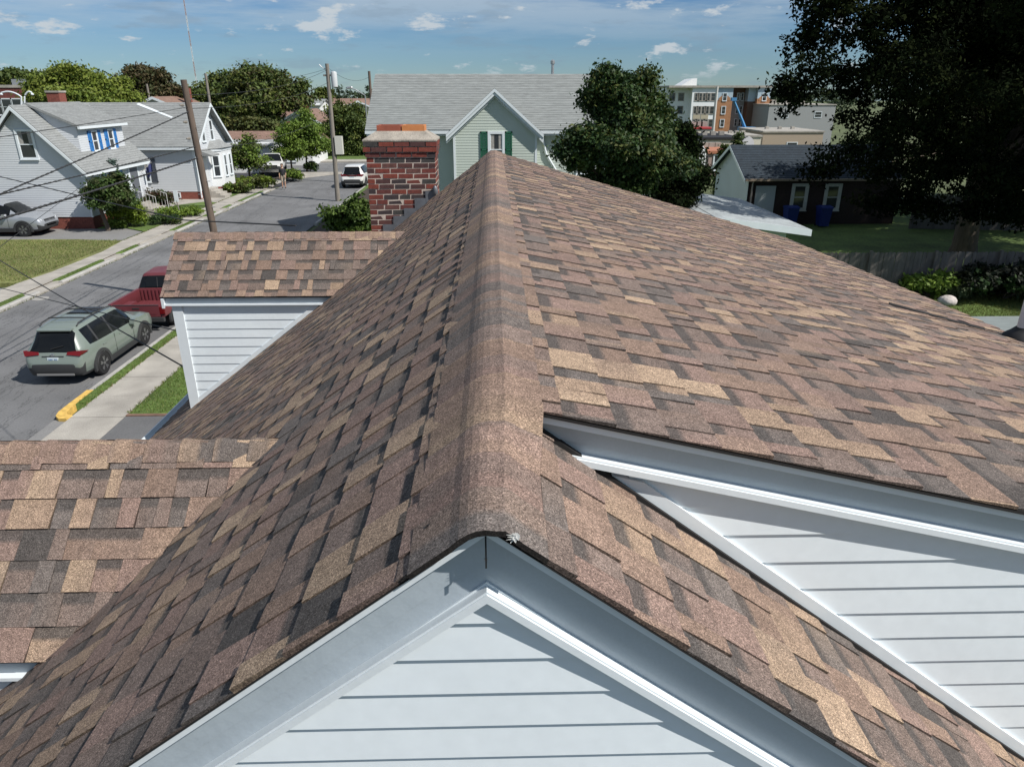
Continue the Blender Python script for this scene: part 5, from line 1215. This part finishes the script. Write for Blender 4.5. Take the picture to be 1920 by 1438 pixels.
suv('parked_suv', 'white car with a red light bar parked beyond the brick chimney', 'parked cars', (-10.95, 57.3, 0), RAD(90), WPAINT, rails=False, redbar=True)
def pickup(name, label, loc, rz, paint, sc=1.0, front=False, zs=1.0):
    e = empty(name, label, 'pickup', 'parked cars', loc=loc, rz=rz); e.scale = (sc, sc, sc * zs)
    # cab and bonnet
    st = [(2.02, .42, .98, 1.0, .80, .86, .74), (2.05, .42, 1.0, 1.02, .82, .88, .75), (2.10, .42, 1.02, 1.50, .83, .885, .62), (2.16, .42, 1.02, 1.60, .83, .885, .60), (2.9, .42, 1.02, 1.64, .83, .885, .60), (3.2, .42, 1.02, 1.60, .83, .885, .59), (3.65, .42, 1.02, 1.10, .83, .88, .70),
          (3.75, .42, 1.01, 1.07, .83, .88, .72), (4.6, .42, .98, 1.03, .82, .87, .72), (4.85, .44, .92, .97, .80, .85, .68), (4.92, .48, .80, .84, .76, .80, .6)]
    def rule(i, j, x):
        if j >= 6 and 2.04 < x < 2.12: return 1
        if j >= 6 and 3.2 < x < 3.65: return 1
        if j == 5 and 2.2 < x < 3.4: return 1
        if 0 <= j <= 1: return 2
        return 0
    loft(e, 'cab', st, [paint, CARGLASS, CLAD], rule)
    MB().prism([(2.035, -.56, 1.08), (2.035, .56, 1.08), (2.115, .52, 1.46), (2.115, -.52, 1.46)], (-.008, 0, .002)).build('rear_window', CARGLASS, e)
    for y in (-.17, .17): MB().prism([(2.024, y - .012, 1.08), (2.024, y + .012, 1.08), (2.105, y + .012, 1.46), (2.105, y - .012, 1.46)], (-.008, 0, .0)).build('window_bar', CLAD, e)
    DARKRED = paint
    for s in (-1, 1):
        b = MB(); b.prism([(.02, s * .79, .50), (.02, s * .87, .58), (.02, s * .885, .80), (.02, s * .86, .98), (.02, s * .80, 1.0), (.02, s * .76, .985), (.02, s * .75, .55)], (1.97, 0, 0)); b.build('bed_side', paint, e, smooth=40)
        MB().box(.03, 1.98, s * .815 - .05, s * .815 + .04, 1.0, 1.022).build('bed_rail', CLAD if s < 0 else paint, e)
        MB().prism([(.35, s * .5, .56), (1.2, s * .5, .56), (1.1, s * .5, .80), (.45, s * .5, .80)], (0, s * .25, 0)).build('wheel_housing', paint, e)
        MB().prism([(-.012, s * .72, .66), (-.012, s * .875, .67), (-.012, s * .87, .93), (-.012, s * .72, .93)], (.04, 0, 0)).build('tail_lamp', REDLENS, e)
        for x in (.78, 4.0): arch(e, x, .36, .862, s); wheel(e, x, s * .76, .35, s, GALV)
        MB().prism([(4.86, s * .5, .70), (4.86, s * .78, .70), (4.82, s * .8, .86), (4.86, s * .5, .86)], (.05, 0, 0)).build('headlamp', LAMPW, e)
        MB().prism([(3.2, s * .9, 1.02), (3.4, s * .9, 1.02), (3.38, s * .9, 1.16), (3.22, s * .9, 1.16)], (0, s * .17, 0)).build('mirror', CLAD, e)
    bf = MB().box(.04, 1.99, -.76, .76, .50, .545); fo = bf.build('bed_floor', paint, e)
    for i in range(9): MB().box(.06, 1.97, -.70 + i * .165, -.66 + i * .165, .546, .562).build('floor_rib', paint, fo)
    bfp = MB().box(1.95, 2.0, -.76, .76, .545, 1.02).build('bed_front_panel', paint, e)
    for i in range(12): MB().box(1.925, 1.951, -.70 + i * .125, -.65 + i * .125, .56, .98).build('panel_rib', paint, bfp)
    MB().box(-.008, .045, -.715, .715, .56, .985).build('tailgate', paint, e)
    MB().box(-.016, -.008, -.60, .60, .66, .68).build('tailgate_crease', paint, e)
    MB().box(-.02, -.008, -.10, .10, .855, .90).build('tailgate_latch', CLAD, e)
    MB().box(-.014, .03, -.70, .70, .986, 1.003).build('tailgate_cap', CLAD, e)
    MB().prism([(-.10, -.84, .40), (-.10, .84, .40), (-.02, .86, .40), (-.02, -.86, .40)], (0, 0, .15)).build('rear_bumper', CLAD, e)
    MB().prism([(4.88, -.86, .42), (5.02, -.7, .42), (5.02, .7, .42), (4.88, .86, .42)], (0, 0, .2)).build('front_bumper', CHROME if front else CLAD, e)
    gl = MB().box(4.86, 4.925, -.48, .48, .66, .92).build('grille', DARKGAP if front else CLAD, e)
    if front:
        for i in range(3): MB().box(4.92, 4.935, -.46, .46, .70 + i * .075, .72 + i * .075).build('grille_bar', CHROME, e)
    MB().box(.3, 4.7, -.6, .6, .35, .5).build('chassis', CLAD, e)
    return e
pickup('red_pickup', 'faded maroon pickup truck with open bed parked ahead of the sage green car', (-11.18, 21.7, 0), RAD(90), MAROON, zs=.85)
p = PZ(507, 333, HT); pickup('white_pickup', 'white pickup truck facing the street in the dark parking lot', (p.x - 1.0, p.y + 5.4, HT - .03), RAD(-78), WPAINT, 1.14, True)
# ================================================================== POLES AND WIRES
def pole(name, label, base, top, r0, r1, material, arms=()):
    e = empty(name, label, 'utility pole', 'utility poles', loc=base); d = Vector(top) - Vector(base)
    MB().tube([(0, 0, -.1), d * .5 + Vector((.01, 0, 0)), d], [r0, (r0 + r1) / 2, r1], 12).build('shaft', material, e, smooth=50)
    for z, w, yw in arms:
        q = d * (z / d.z); MB().box(q.x - w, q.x + w, q.y - .16 - .05, q.y - .16 + .05, z - .06, z + .06).build('crossarm', material, e)
        for k in (-1, -.5, .5, 1): MB().lathe([(.03, 0), (.05, .04), (.03, .09), (.045, .12), (.02, .16)], (q.x + k * w * .9, q.y - .16, z + .06), (0, 0, 1), 8).build('insulator', mat('porcelain', (.25, .2, .18), .3), e)
    return e
t1 = PY(344, 150, 24.6); b1 = PY(400, 432, 24.6); sl_ = (b1 - t1) / (b1.z - t1.z); g1_ = t1 + sl_ * (0 - t1.z)
P1 = pole('leaning_utility_pole', 'weathered brown utility pole leaning over the dormer roof', (g1_.x, 24.6, 0), t1, .135, .095, WOODP)
dv = Vector(t1) - Vector((g1_.x, 24.6, 0))
for z in (5.6, 6.1, 6.6): q = dv * (z / dv.z); MB().lathe([(.03, 0), (.045, .05), (.02, .14)], (q.x - .1, q.y - .12, z), (-.6, -.8, 0), 8).build('bracket', WOODG, P1)
for k in range(10): z = 3.0 + .42 * k; q = dv * (z / dv.z); MB().tube([q + Vector((.12 if k % 2 else -.12, -.05, 0)), q + Vector((.24 if k % 2 else -.24, -.05, .0))], .012, 5).build('step_bolt', GALV, P1)
b2 = Vector((-10.75, 50.6, 0)); t2 = PY(613, 120, 50.6); t2.x = min(t2.x, -10.6)
P2 = pole('grey_utility_pole', 'grey utility pole with transformer standing beyond the brick chimney', b2, t2, .17, .12, WOODG)
zt2 = t2.z; q = (Vector(t2) - b2)
MB().lathe([(.05, 0), (.2, .02), (.2, .85), (.17, .92), (.05, .95)], (q.x + .38, q.y, zt2 - 2.6 + 1.2), (0, 0, 1), 14).build('transformer', mat('pale_transformer', (.5, .52, .53), .4), P2, smooth=40)
MB().box(q.x - .3, q.x + .3, q.y - .06, q.y + .06, zt2 - .75, zt2 - .64).build('crossarm', WOODG, P2)
MB().tube([(q.x, q.y, zt2 - .4), (q.x - .35, q.y, zt2 - .2), (q.x - .5, q.y, zt2 - .05)], .025, 6).build('arm_brace', GALV, P2)
bx2 = PY(647, 272, 50.6); MB().box(.14 + q.x * .45, .62 + q.x * .45, -.2, .2, bx2.z - .6, bx2.z + .55).build('cabinet', mat('ivory_cabinet', (.58, .57, .51), .5), P2)
for (tx, ty, y, bz, r, mt, lab) in ((385, 138, 66, 0, .14, WOODG, 'thin grey utility pole behind the grey gable'), (692, 134, 60, 0, .13, WOODP, 'dark utility pole at the left edge of the pale green house'), (275, 158, 88, -1, .15, WOODG, 'distant utility pole with transformer behind the grey roof')):
    t = PY(tx, ty, y); pole('utility_pole', lab, (t.x, y, bz), t, r, r * .75, mt, arms=((t.z - .6, .9, 0),) if y > 80 else ())
t = PY(1345, 163, 130); gz = ground_h(t.x, 130); pole('steel_pole', 'tall pale steel pole in front of the white apartment block', (t.x, 130, gz), t, .3, .22, mat('pale_steel_pole', (.5, .5, .47), .6))
# far radio mast, banded red and white
t = PY(335, -60, 420); ms = empty('radio_mast', 'distant thin radio mast with red and white bands', 'mast', loc=(t.x, 420, 0))
zz = 0; i = 0; H = t.z
RW = (mat('mast_red', (.40, .30, .28), .6), mat('mast_white', (.6, .62, .63), .6))
while zz < H:
    z1 = min(zz + H / 9, H); mb = MB()
    for k in range(3):
        a = k * 2.094; a2 = (k + 1) * 2.094; r = .3; p0 = Vector((r * math.cos(a), r * math.sin(a), zz)); p1 = Vector((r * math.cos(a), r * math.sin(a), z1)); mb.tube([p0, p1], .07, 5)
        n = 4
        for j in range(n):
            za, zb_2 = zz + (z1 - zz) * j / n, zz + (z1 - zz) * (j + 1) / n; mb.tube([(r * math.cos(a), r * math.sin(a), za), (r * math.cos(a2), r * math.sin(a2), zb_2)], .06, 4)
    mb.build('mast_section', RW[i % 2], ms); zz = z1; i += 1
def wire(label, pts, r=.012, sag=0.0, name='overhead_wire', wraps=False):
    pts = [Vector(p) for p in pts]; o = []
    for a, b in zip(pts[:-1], pts[1:]):
        for k in range(14):
            t = k / 14; o.append(a.lerp(b, t) - Vector((0, 0, sag * 4 * t * (1 - t))))
    o.append(pts[-1]); r *= .68; mb = MB().tube(o, r, 6)
    if wraps:
        for k in range(0, len(o) - 1):
            for j in range(5):
                p = o[k].lerp(o[k + 1], j / 5); d = (o[k + 1] - o[k]).normalized(); mb.tube([p - d * .10, p + Vector((0, 0, .006)), p + d * .10], [r * .9, r * 1.55, r * .9], 5)
    return tag(mb.build(name, WIRE), label, 'wire', 'overhead wires')
def onx(px, py, x): return PX(px, py, x)
pa = lambda z: Vector((g1_.x, 24.6, 0)) + dv * (z / dv.z)
XW = -9.78
def behind(p, q, y=-6): d = (q - p); return p + d * ((y - p.y) / d.y)
for lab, (l0, l1, z1), r, wr in (('upper overhead wire crossing the house with blue shutters', (0, 255, 6.55), .013, 0), ('middle overhead cable rising to the leaning pole', (0, 362, 6.42), .02, 1), ('third overhead cable sagging below the dormer with blue shutters', (0, 363, 5.35), .018, 1), ('thick black lowest overhead cable before the grey house', (0, 409, 5.0), .028, 1)):
    L0 = onx(l0, l1, XW); wire(lab, [L0 + (L0 - pa(z1)) * .35, pa(z1)], r, .03, wraps=bool(wr))
wire('light drop wire from the upper left to the dormer ridge', [PY(-40, 322, 15), PY(160, 370, 13), PY(345, 413, 10.5), Vector((-2.2, 8.05, 5.62))], .013)
w0 = PX(0, 488, -9.6); w1 = PX(343, 687, -3.46); wire('pale service cable hanging in front of the sage green car', [w0 + (w0 - w1) * .4, w0.lerp(w1, .45) - Vector((0, 0, .02)), w1], .013)
w0 = PX(0, 540, -9.2); w1 = PX(334, 621, -3.46); wire('dark service cable running behind the pale one to the dormer', [w0 + (w0 - w1) * .4, w1], .009)
w0 = PX(0, 463, -9.6); w1 = PX(74, 408, -10.2); wire('thin guy wire rising across the silver car', [w0 + (w0 - w1) * 1.0, w1 + (w1 - w0) * 2.2], .008)
for k, (z1, z2) in enumerate(((6.9, -.35), (6.5, -1.1), (5.2, -3.0))):
    wire(('top', 'middle', 'lowest')[k] + ' wire strung from the leaning pole to the grey pole', [pa(z1), Vector((t2.x, t2.y, zt2 + z2))], .014, .35)
wire('wire running from the grey pole across the street to the thin pole', [Vector((t2.x, t2.y, zt2 - .3)), PY(385, 150, 66)], .014, .5)
wire('wire running from the grey pole to the dark pole by the green house', [Vector((t2.x, t2.y, zt2 - .2)), PY(692, 145, 60)], .014, .5)
# ================================================================== STREET FURNITURE, PERSON
p = PZ(352, 430, HT); gs = empty('garden_sign', 'white leaning sign on a post in the garden across the street', 'sign', loc=PZ(340, 408, HT))
MB().tube([(0, 0, 0), (-.12, 0, 1.0)], .03, 6).build('post', WOODG, gs); MB().box(-.22, .02, -.02, .02, .9, 1.55).build('panel', TRIM, gs)
p = PZ(533, 353, HT)
pe = empty('person', 'person in a dark shirt and light shorts standing by the parking lot entrance', 'person', loc=p)
SKIN = mat('skin', (.42, .25, .17), .6); SHIRT = mat('dark_shirt', (.03, .03, .035), .9); SHORT = mat('beige_shorts', (.42, .36, .28), .9)
def limb(pts, rs, n=10): 
    return MB().tube(pts, rs, n)
bm_ = MB()
bm_.lathe([(.10, .93), (.165, .98), (.155, 1.1), (.17, 1.28), (.185, 1.40), (.12, 1.47), (.055, 1.50), (.052, 1.55), (.07, 1.58), (.095, 1.65), (.098, 1.71), (.08, 1.77), (.03, 1.80)], (0, 0, 0), (0, 0, 1), 14)
for i, f in enumerate(bm_.f):
    z = sum(bm_.v[k][2] for k in f) / len(f); bm_.m[i] = 1 if z < 1.48 else 0
for i, v in enumerate(bm_.v):
    if v[2] < 1.48: bm_.v[i] = (v[0] * 1.12, v[1] * .72, v[2])
def part(pts, rs, mi): 
    k = len(bm_.f); bm_.tube(pts, rs, 9, mi)
for s in (-1, 1):
    part([(s * .09, 0, .98), (s * .10, .01, .74), (s * .105, .01, .50)], [.10, .088, .075], 2)
    part([(s * .105, .01, .52), (s * .108, .015, .30), (s * .105, 0, .08)], [.056, .052, .036], 0)
    part([(s * .105, .05, .045), (s * .11, -.08, .04), (s * .112, -.17, .03)], [.045, .045, .03], 3)
    part([(s * .185, 0, 1.40), (s * .235, .02, 1.22), (s * .245, -.0, 1.13)], [.062, .054, .05], 1)
    part([(s * .245, 0, 1.14), (s * .24, -.06, .98), (s * .225, -.10, .88)], [.04, .034, .026], 0)
    part([(s * .225, -.10, .885), (s * .22, -.12, .82), (s * .215, -.125, .76)], [.03, .038, .02], 0)
    for j in range(4): part([(s * .215, -.145 + j * .018, .79), (s * .212, -.15 + j * .018, .735 - .006 * (j % 2)), (s * .205, -.145 + j * .018, .70)], [.010, .009, .007], 0)
    part([(s * .205, -.15, .84), (s * .19, -.165, .80)], [.012, .008], 0)
    part([(s * .098, -.01, 1.69), (s * .11, .0, 1.67)], [.02, .012], 0)
part([(0, -.09, 1.685), (0, -.125, 1.655)], [.014, .016], 0)
for s in (-1, 1): part([(s * .034, -.084, 1.70), (s * .034, -.092, 1.70)], [.011, .008], 3)
part([(-.03, -.086, 1.618), (.03, -.086, 1.618)], [.006, .006], 3)
bm_.build('body', [SKIN, SHIRT, SHORT, mat('dark_shoe_brown', (.05, .035, .03), .7)], pe, smooth=60)
hr = MB(); hr.lathe([(.102, 1.70), (.106, 1.74), (.092, 1.79), (.05, 1.82), (.01, 1.825)], (0, .012, 0), (0, 0, 1), 14); hr.build('hair', mat('brown_hair', (.05, .03, .02), .8), pe, smooth=60)
# ================================================================== FAR BUILDINGS
BRN = mat('brown_far_shingles', (.20, .125, .095), .9, var=.2, vscale=1.5, fine=.15, fscale=6)
CRM = mat('cream_far_wall', (.58, .54, .45), .7, var=.05, vscale=.5); FWH = mat('white_far_wall', (.66, .67, .66), .6, var=.04, vscale=.5)
REDB = mat('red_brick_far', (.16, .05, .045), .9, var=.2, vscale=1.5, fine=.2, fscale=8)
def small_house(name, label, px, y, w, d, top_px, eave_px, wallm, roofm, axis='x', wins=2, chimney=False, group='far houses'):
    zt, ze2 = PY(px, top_px, y).z, PY(px, eave_px, y).z; x = PY(px, top_px, y).x; g = ground_h(x, y)
    e = empty(name, label, 'house', group, loc=(x, y, g)); zt -= g; ze2 -= g
    MB().box(-w / 2, w / 2, -d / 2, d / 2, -.5, ze2).build('wall', wallm, e)
    if axis == 'x':
        for s in (-1, 1): roof_slab(e, [(-w / 2 - .3, 0, zt), (w / 2 + .3, 0, zt), (w / 2 + .3, s * (d / 2 + .35), ze2 - .1), (-w / 2 - .3, s * (d / 2 + .35), ze2 - .1)], roofm, .12)
        MB().prism([(-w / 2, -d / 2, ze2), (-w / 2, d / 2, ze2), (-w / 2, 0, zt - .1)], (w, 0, 0)).build('gable', wallm, e)
    else:
        for s in (-1, 1): roof_slab(e, [(0, -d / 2 - .3, zt), (0, d / 2 + .3, zt), (s * (w / 2 + .35), d / 2 + .3, ze2 - .1), (s * (w / 2 + .35), -d / 2 - .3, ze2 - .1)], roofm, .12)
        for s in (-1, 1): MB().prism([(0, -d / 2 - .33, zt), (s * (w / 2 + .35), -d / 2 - .33, ze2 - .1), (s * (w / 2 + .35), -d / 2 - .33, ze2 - .35), (0, -d / 2 - .33, zt - .28)], (0, .05, 0)).build('rake_board', TRIM, e)
        MB().prism([(-w / 2, -d / 2, ze2), (w / 2, -d / 2, ze2), (0, -d / 2, zt - .1)], (0, d, 0)).build('gable', wallm, e)
    for i in range(wins):
        xx = -w / 2 + w * (i + .5) / wins; window(e, (xx, -d / 2 - .01, ze2 - 1.2), (1, 0, 0), (0, -1, 0), .8, 1.2, .1)
    if chimney: MB().box(w * .25, w * .25 + .7, -.3, .4, ze2, zt + .9).build('chimney', FBRICK, e)
    return e
small_house('white_gable_house', 'white gabled house behind the roof of the bay window house', 318, 92, 7, 9, 181, 207, FWH, BRN, 'y', 2, True)
small_house('white_gable_house', 'white gabled house with brown roof behind the young street trees', 577, 100, 9, 10, 205, 243, FWH, BRN, 'y', 2)
small_house('brown_roof_house', 'brown roofed house behind the white gabled house beyond the corner', 545, 118, 8, 9, 206, 222, CRM, BRN, 'x', 2, True)
lb_ = small_house('low_white_building', 'low white building with brown roof behind the bay window house', 480, 80, 13, 7, 246, 263, FWH, BRN, 'x', 3, True)
small_house('brown_roof_house', 'cream gabled house left of the green house roof', 682, 140, 6, 12, 188, 203, CRM, BRN, 'y', 1)
small_house('brown_roof_house', 'broad brown roof behind the corner tree', 655, 150, 14, 10, 185, 197, CRM, BRN, 'x', 3)
small_house('brown_roof_house', 'brown roof in front of the distant woods left of the grey pole', 588, 165, 8, 9, 180, 192, CRM, BRN, 'x', 2)
small_house('grey_roof_house', 'grey roofed house among the trees left of the grey pole', 560, 135, 9, 9, 186, 196, FWH, RGREY, 'x', 2)
small_house('grey_roof_house', 'small flat-looking white house at the head of the parking lot', 448, 72, 7, 5, 262, 266, FWH, RGREY, 'x', 2)
# white retail box with awning beside the parking lot
p = PZ(500, 318, 0)
# red brick block at far left with curved white lamps
y = 105; x0, x1 = PY(-40, 180, y).x, PY(58, 180, y).x; zt = PY(20, 165, y).z
rb_ = empty('red_brick_block', 'long red brick building at the far left edge', 'building', loc=((x0 + x1) / 2, y, 0)); W2 = (x1 - x0) / 2
MB().box(-W2, W2, 0, 14, -1, zt).build('wall', REDB, rb_); MB().box(-W2 - .1, W2 + .1, -.1, 14, zt, zt + .35).build('parapet', CONC, rb_)
for i in range(5): window(rb_, (-W2 + (i + .5) * 2 * W2 / 5, -.01, zt - 2.4), (1, 0, 0), (0, -1, 0), 1.3, 1.9, .14)
for i, (xx, w) in enumerate(((2.2, 1.2), (-.5, 1.6))): MB().box(xx, xx + w, 3, 4.5, zt + .35, zt + 1.1).build('roof_unit', GALV, rb_)
for k, (px0, px1) in enumerate(((40, 2), (46, 60))):
    a = PY(px0, 205, 70); b = PY(px0, 182, 70); c = PY((px0 + px1) / 2, 173, 70); d = PY(px1, 175, 70)
    lm = empty('curved_lamp', ('left', 'right')[k] + '-hand one of two white swan-neck lamp posts behind the white house', 'lamp', 'swan-neck lamps', loc=(a.x, 70, 0))
    q = [Vector((v.x - a.x, 0, v.z)) for v in (b, c, d)]
    pts = [Vector((0, 0, 0)), Vector((0, 0, a.z))] + [(1 - t) ** 2 * q[0] + 2 * t * (1 - t) * (q[1] + Vector((0, 0, .25))) + t * t * q[2] for t in [i / 8 for i in range(9)]]
    MB().tube(pts, .07, 8).build('post', TRIM, lm); MB().lathe([(.05, 0), (.14, -.1), (.12, -.16)], q[2], (0, 0, 1), 10).build('lamp_head', TRIM, lm)
# street lamp by the green house
a = PY(655, 165, 84); sl2 = empty('street_lamp', 'street lamp arm reaching over the cross street left of the green house', 'lamp', loc=(PY(686, 200, 84).x, 84, 0)); d = PY(686, 200, 84).x
MB().tube([(0, 0, 0), (0, 0, 6.6), (-1.0, 0, 7.2), (a.x - d, 0, a.z)], .06, 7).build('arm', GALV, sl2); MB().lathe([(.03, -.4), (.12, -.25), (.13, .25), (.05, .35)], (a.x - d, 0, a.z), (1, 0, .1), 9).build('lamp_head', GALV, sl2)
# ---- apartment block and lift
AW = mat('apartment_white', (.80, .82, .82), .6, var=.03, vscale=.3); AO = mat('apartment_orange_brick', (.36, .18, .09), .85, var=.1, vscale=1, fine=.1, fscale=4); AD = mat('apartment_brown_brick', (.14, .085, .06), .85, var=.1, vscale=1); AB = mat('apartment_pale_blue', (.38, .48, .55), .6); AG = mat('apartment_grey', (.30, .31, .31), .8); ABE = mat('beige_panel', (.42, .37, .27), .7)
ya = 195.0; k0 = lambda px, py=200: PY(px, py, ya).x
ztop2 = PY(1340, 165, ya).z; zg2 = ground_h(k0(1340), ya)
ap_ = empty('apartment_block', 'four storey apartment block in white and orange brick beyond the trees', 'building', loc=(0, 0, 0))
def blk(px0, px1, yo, material, zt=ztop2, d=16, nm='wall'): return MB().box(k0(px0), k0(px1), ya + yo, ya + yo + d, zg2 - 2, zt).build(nm, material, ap_)
blk(1252, 1296, 3, AW); blk(1296, 1341, 0, AW); blk(1341.2, 1372, 0, AO, ztop2 - 3.0); MB().box(k0(1341.2), k0(1372), ya, ya + 16, ztop2 - 2.99, ztop2).build('top_band', AB, ap_)
blk(1372.2, 1404, 4, AG, ztop2 - 3.2); MB().box(k0(1372.2), k0(1404), ya + 4, ya + 18, ztop2 - 3.19, ztop2).build('top_band', AD, ap_); blk(1404.2, 1418, 1.5, AD, ztop2 - 3.3); MB().box(k0(1404.2), k0(1418), ya + 1.5, ya + 16, ztop2 - 3.29, ztop2).build('top_band', AB, ap_); blk(1418.2, 1442, 0, AO, ztop2 - 2.6); MB().box(k0(1418.2), k0(1442), ya, ya + 16, ztop2 - 2.59, ztop2).build('top_band', AB, ap_)
for px0, px1 in ((1346, 1368), (1421, 1441)):
    a, b = k0(px0), k0(px1); MB().prism([(a, ya - .05, ztop2 - 3.1), (b, ya - .05, ztop2 - 3.1), (b, ya - .05, ztop2 - 2.5), ((a + b) / 2, ya - .05, ztop2 - 1.3), (a, ya - .05, ztop2 - 2.5)], (0, .3, 0)).build('brick_gablet', AO, ap_)
MB().box(k0(1251), k0(1443), ya - .5, ya + 18, ztop2 + .01, ztop2 + .5).build('cornice', CONC, ap_)
for fl_ in range(4):
    zc_ = ztop2 - 2.2 - fl_ * 3.15
    for px, yo, w in ((1264, 3, 1.3), (1281, 3, 1.3), (1305, 0, 1.0), (1310.5, 0, 1.0), (1320, 0, 1.0), (1325.5, 0, 1.0), (1335.5, 0, 1.0), (1357, -.06, .9), (1375, 4, 1.4), (1393, 4, .9), (1398, 4, .9), (1431, -.06, .9)):
        window(ap_, (k0(px), ya + yo - .02, zc_), (1, 0, 0), (0, -1, 0), w, 1.7, .14, trim=CONC if px < 1345 else TRIM)
    if fl_ in (1,):
        for px in (1307.7, 1322.7): MB().box(k0(px) - .95, k0(px) + .95, ya - .08, ya, zc_ - 2.1, zc_ - 1.1).build('spandrel', ABE, ap_)
rf_ = MB().prism([(k0(1284), ya + 6, ztop2 + .5), (k0(1314), ya + 6, ztop2 + .5), (k0(1314), ya + 6, ztop2 + 2.3), (k0(1305), ya + 6, ztop2 + 2.2)], (0, 8, 0)).build('rooftop_wing', AW, ap_)
MB().box(k0(1215), k0(1250), ya + 25, ya + 40, zg2, PY(1230, 172, ya + 25).z).build('rear_wing', AW, ap_); MB().box(k0(1238), k0(1262), ya + 27, ya + 40, zg2, PY(1240, 162, ya + 25).z).build('rear_wing', AW, ap_)
# boom lift
LB = mat('blue_lift_paint', (.07, .22, .42), .4); a = PY(1398, 243, 170); b = PY(1376, 188, 170); lf = empty('boom_lift', 'blue telescopic boom lift raised against the apartment block', 'lift', loc=(a.x, 170, ground_h(a.x, 170)))
rb2 = Vector((0, 0, a.z - ground_h(a.x, 170))); re = Vector((b.x - a.x, 0, b.z - ground_h(a.x, 170)))
MB().tube([rb2, rb2.lerp(re, .5)], .34, 4).build('boom', LB, lf); MB().tube([rb2.lerp(re, .45), re], .24, 4).build('boom_extension', LB, lf); MB().box(re.x - .6, re.x + .5, -.5, .5, re.z - .2, re.z + .5).build('basket', LB, lf); MB().box(-1.5, 2, -1.2, 1.2, .8, rb2.z + .5).build('turntable', LB, lf)
for sx in (-1.1, 1.5):
    for sy in (-1.3, 1.3): MB().lathe([(.5, -.2), (.5, .2)], (sx, sy, .5), (0, 1, 0), 14).build('wheel', RUBBER, lf)
def box_building(name, label, px0, px1, y, top, depth, wallm, roofm=None, tilt=0, extra=None):
    x0, x1 = PY(px0, top, y).x, PY(px1, top, y).x; zt = PY(px0, top, y).z; g = ground_h((x0 + x1) / 2, y); e = empty(name, label, 'building', 'low commercial buildings', loc=((x0 + x1) / 2, y, g)); w = (x1 - x0) / 2; h = zt - g
    MB().box(-w, w, 0, depth, -1, h - .25).build('wall', wallm, e); MB().box(-w - .15, w + .15, -.15, depth + .15, h - .25, h).build('parapet', roofm or CONC, e)
    n = max(1, int(2 * w / 6))
    for i in range(n): window(e, (-w + (i + .5) * 2 * w / n, -.01, max(1.2, h - 2.4)), (1, 0, 0), (0, -1, 0), 1.6, 1.2, .1)
    k_ = 1.0 if y > 130 else .45
    for i in range(3): MB().box(-w * .5 + i * w * .45, -w * .5 + i * w * .45 + 1.2 * k_, depth * .5, depth * .5 + 1.2 * k_, h, h + .9 * k_).build('roof_unit', CONC, e)
    return e
box_building('grey_hall', 'long grey flat-roofed building right of the orange brick block', 1443, 1568, 185, 196, 20, AG)
box_building('cream_shop', 'small cream shop with round sign in front of the apartment block', 1372, 1428, 110, 254, 10, CRM)
box_building('tan_block', 'tan windowless block at the left of the big dark tree', 1432, 1545, 120, 246, 12, mat('tan_block_wall', (.36, .29, .22), .8))
box_building('dark_roof_store', 'low store with wide black roof behind the dark brick house', 1318, 1392, 78, 258, 8, CRM, mat('black_roof_edge', (.012, .012, .015), .8))
box_building('red_fascia_store', 'low store with red fascia in front of the apartment block', 1296, 1338, 135, 240, 8, CRM, mat('red_fascia', (.35, .03, .03), .6))
box_building('pink_wall_store', 'low pinkish building between the columnar evergreens', 1330, 1385, 66, 283, 9, mat('pinkish_wall', (.34, .25, .22), .8), mat('orange_trim', (.4, .16, .09), .7))
p = PY(1398, 272, 109.7); sg = MB().lathe([(.02, 0), (1.25, 0), (1.25, .1), (.02, .12)], p, (0, -1, 0), 20).build('round_sign', mat('white_sign_face', (.6, .58, .6), .5)); tag(sg, 'round white sign on the front of the cream shop', 'sign')
p = PY(1303, 285, 60); tk = empty('water_tank', 'pale cylindrical tank behind the dark round tree', 'tank', loc=(p.x, 60, ground_h(p.x, 60)))
MB().lathe([(.9, 0), (.9, p.z + .2), (.6, p.z + .5), (.05, p.z + .7)], (0, 0, 0), (0, 0, 1), 18).build('shell', mat('pale_tank', (.5, .52, .52), .5), tk, smooth=40)
for k in range(3): MB().lathe([(.92, 0), (.92, .06)], (0, 0, p.z * (.3 + .3 * k)), (0, 0, 1), 18).build('hoop', GALV, tk)
